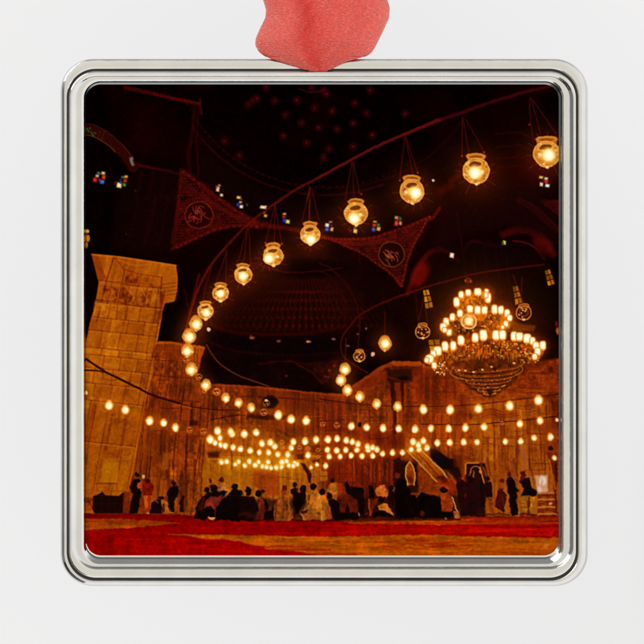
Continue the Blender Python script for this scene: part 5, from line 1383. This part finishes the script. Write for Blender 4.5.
def ribbon():
    NU, NV = 150, 150
    verts, faces, uvs, shade_vals = [], [], [], []
    for layer in (0, 1):
        base = len(verts)
        for j in range(NV + 1):
            t = j / NV
            y = -60 + 132 * t
            for dy in (0,):
                xl = np.mean([interp(LE, y + e) for e in (-1.5, 0, 1.5)]); xr = np.mean([interp(RE, y + e) for e in (-1.5, 0, 1.5)])
            for i in range(NU + 1):
                u = i / NU
                x = xl + (xr - xl) * u
                c = 2 * u - 1
                full = math.sqrt(max(0.0, 1 - abs(c) ** 2.6))
                swell = min(1.0, (72.5 - y) / 30.0) ** 0.6 if y < 72.5 else 0
                h = 4.0 + 24 * full * swell
                # folds: gathered pleats that fan out from the pinch at the frame
                ang = u + 0.05 * math.sin(y * .08)
                g = max(0.0, 1 - abs(y - 50) / 60)
                s = (y - 20) * 0.0035
                h += swell * full * (1.4 * math.sin(ang * 7.0 + 0.6 + y * .02) + 0.8 * math.sin(ang * 19 + 2.0 - y * .05) * (0.2 + g))
                h += swell * 7.0 * math.exp(-((u - 0.20 - s) / 0.13) ** 2)         # bright rolled pleat on the left
                h -= swell * 8.0 * math.exp(-((u - 0.40 - s * .8) / 0.10) ** 2)    # hollow beside it
                h += swell * 3.0 * math.exp(-((u - 0.62) / 0.16) ** 2)
                h -= swell * 2.0 * math.exp(-((u - 0.86 + s) / 0.05) ** 2)
                h += 0.5 * math.sin(x * .55 + y * .35) * full * swell
                if y > 57:
                    h = max(h, 9.0 - 2.0 * max(0, y - 70))
                hh = h if layer == 0 else 4.0 - 12 * full * swell * (1 if y < 50 else max(0, (58 - y) / 8))
                if layer == 1 and y > 57:
                    hh = h - 0.6
                xx = x - (1.2 * max(0, 1 - u / .35) * min(1, (y - 50) / 8) if layer == 1 and 50 < y < 70 else 0)
                verts.append(P3(xx, y + (0.8 * min(1, (y - 50) / 6) if layer == 1 and y > 50 else 0), hh))
                uvs.append((x * .12, y * .12))
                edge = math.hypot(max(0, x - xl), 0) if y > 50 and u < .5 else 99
                shade_vals.append(min(1.0, 0.95 * math.exp(-((u - 0.36 - s * .7) / 0.13) ** 2) + 0.42 * math.exp(-((u - 0.68) / 0.20) ** 4)
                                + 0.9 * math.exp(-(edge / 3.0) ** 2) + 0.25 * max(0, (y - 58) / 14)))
        for j in range(NV):
            for i in range(NU):
                a = base + j * (NU + 1) + i
                f = (a, a + 1, a + NU + 2, a + NU + 1)
                faces.append(f if layer == 0 else f[::-1])
    # close the two selvedges
    k = (NU + 1) * (NV + 1)
    for j in range(NV):
        a = j * (NU + 1); b = a + NU + 1
        faces.append((a, b, b + k, a + k))
        a += NU; b += NU
        faces.append((b, a, a + k, b + k))
    o = mesh_obj('ribbon', verts, faces, M_RIB)
    at = o.data.attributes.new('fold_shade', 'FLOAT', 'POINT')      # fold shading painted into the cloth colour: deeper hollow and lower left edge
    at.data.foreach_set('value', shade_vals)
    uvl = o.data.uv_layers.new(name='weave')
    for lp in o.data.loops:
        uvl.data[lp.index].uv = uvs[lp.vertex_index]
    return o


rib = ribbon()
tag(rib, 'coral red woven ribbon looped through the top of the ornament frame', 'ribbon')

# ---- white paper behind
bd = mesh_obj('backdrop', [(-30, 6, -30), (30, 6, -30), (30, 6, 30), (-30, 6, 30)], [(0, 1, 2, 3)], M_PAPER, None, False)
tag(bd, kind='structure')

# ------------------------------------------------------------------ light: a white studio tent
world = bpy.data.worlds.new('World')
bpy.context.scene.world = world
world.use_nodes = True
nt = world.node_tree
for n in list(nt.nodes): nt.nodes.remove(n)
wout = nt.nodes.new('ShaderNodeOutputWorld')
bg = nt.nodes.new('ShaderNodeBackground')
nt.links.new(bg.outputs[0], wout.inputs[0])
tc = nt.nodes.new('ShaderNodeTexCoord')


def dot(v):
    n = nt.nodes.new('ShaderNodeVectorMath'); n.operation = 'DOT_PRODUCT'
    l = math.sqrt(sum(a * a for a in v)); n.inputs[1].default_value = tuple(a / l for a in v)
    nt.links.new(tc.outputs['Generated'], n.inputs[0])
    return n.outputs['Value']


def step(src, a, b, lo, hi):
    n = nt.nodes.new('ShaderNodeMapRange'); n.interpolation_type = 'SMOOTHSTEP'
    n.inputs[1].default_value = a; n.inputs[2].default_value = b; n.inputs[3].default_value = lo; n.inputs[4].default_value = hi
    nt.links.new(src, n.inputs[0])
    return n.outputs[0]


def op(o, a, b):
    n = nt.nodes.new('ShaderNodeMath'); n.operation = o
    for i, v in enumerate((a, b)):
        if isinstance(v, (int, float)): n.inputs[i].default_value = v
        else: nt.links.new(v, n.inputs[i])
    return n.outputs[0]


front = dot((0, -1, 0))
lum = step(front, 0.60, 0.985, 1.04, 0.83)                         # the tent is a touch darker and warmer round the lens
warm = step(front, 0.60, 0.97, 0.0, 1.0)
lum = op('MULTIPLY', lum, step(dot((0, 0, 1)), 0.50, 0.84, 1.0, 0.30))    # dark gap over the top
lum = op('MULTIPLY', lum, step(dot((-1, 0, 0)), 0.50, 0.86, 1.0, 0.20))   # and a softer one to the left
lum = op('MULTIPLY', lum, step(dot((-0.66, -0.42, -0.64)), 0.90, 0.925, 1.0, 0.12))    # black stand, lower left
lum = op('ADD', lum, step(dot((-0.62, -0.46, 0.62)), 0.925, 0.935, 0.0, 1.1))         # soft box, upper left
lum = op('MULTIPLY', lum, GAIN)
tint = nt.nodes.new('ShaderNodeMix'); tint.data_type = 'RGBA'
tint.inputs[6].default_value = (0.985, 1.0, 1.02, 1); tint.inputs[7].default_value = (1.03, 0.99, 0.89, 1)
nt.links.new(warm, tint.inputs[0])
mixc = nt.nodes.new('ShaderNodeVectorMath'); mixc.operation = 'SCALE'
nt.links.new(tint.outputs[2], mixc.inputs[0])
nt.links.new(lum, mixc.inputs['Scale'])
nt.links.new(mixc.outputs[0], bg.inputs['Color'])
bg.inputs['Strength'].default_value = 1.0

key = bpy.data.lights.new('key_softbox', 'AREA')
key.energy = KEY; key.size = 22.0; key.color = (1, 0.98, 0.95)
ko = bpy.data.objects.new('key_softbox', key)
C.objects.link(ko)
ko.location = (-88, -66, 50)
ko.rotation_euler = (Vector((0, 0, 1)) - Vector(ko.location)).to_track_quat('-Z', 'Y').to_euler()

# ------------------------------------------------------------------ camera
cam = bpy.data.cameras.new('camera')
co_ = bpy.data.objects.new('camera', cam)
C.objects.link(co_)
D = 30.0
co_.location = (0, -D, 0)
co_.rotation_euler = (math.radians(90), 0, 0)
cam.sensor_width = 36
cam.lens = 36 * D / 6.44
cam.clip_end = 200
bpy.context.scene.camera = co_
vs = bpy.context.scene.view_settings
vs.view_transform = 'Standard'; vs.look = 'None'; vs.exposure = 0; vs.gamma = 1
bpy.context.scene.display_settings.display_device = 'sRGB'
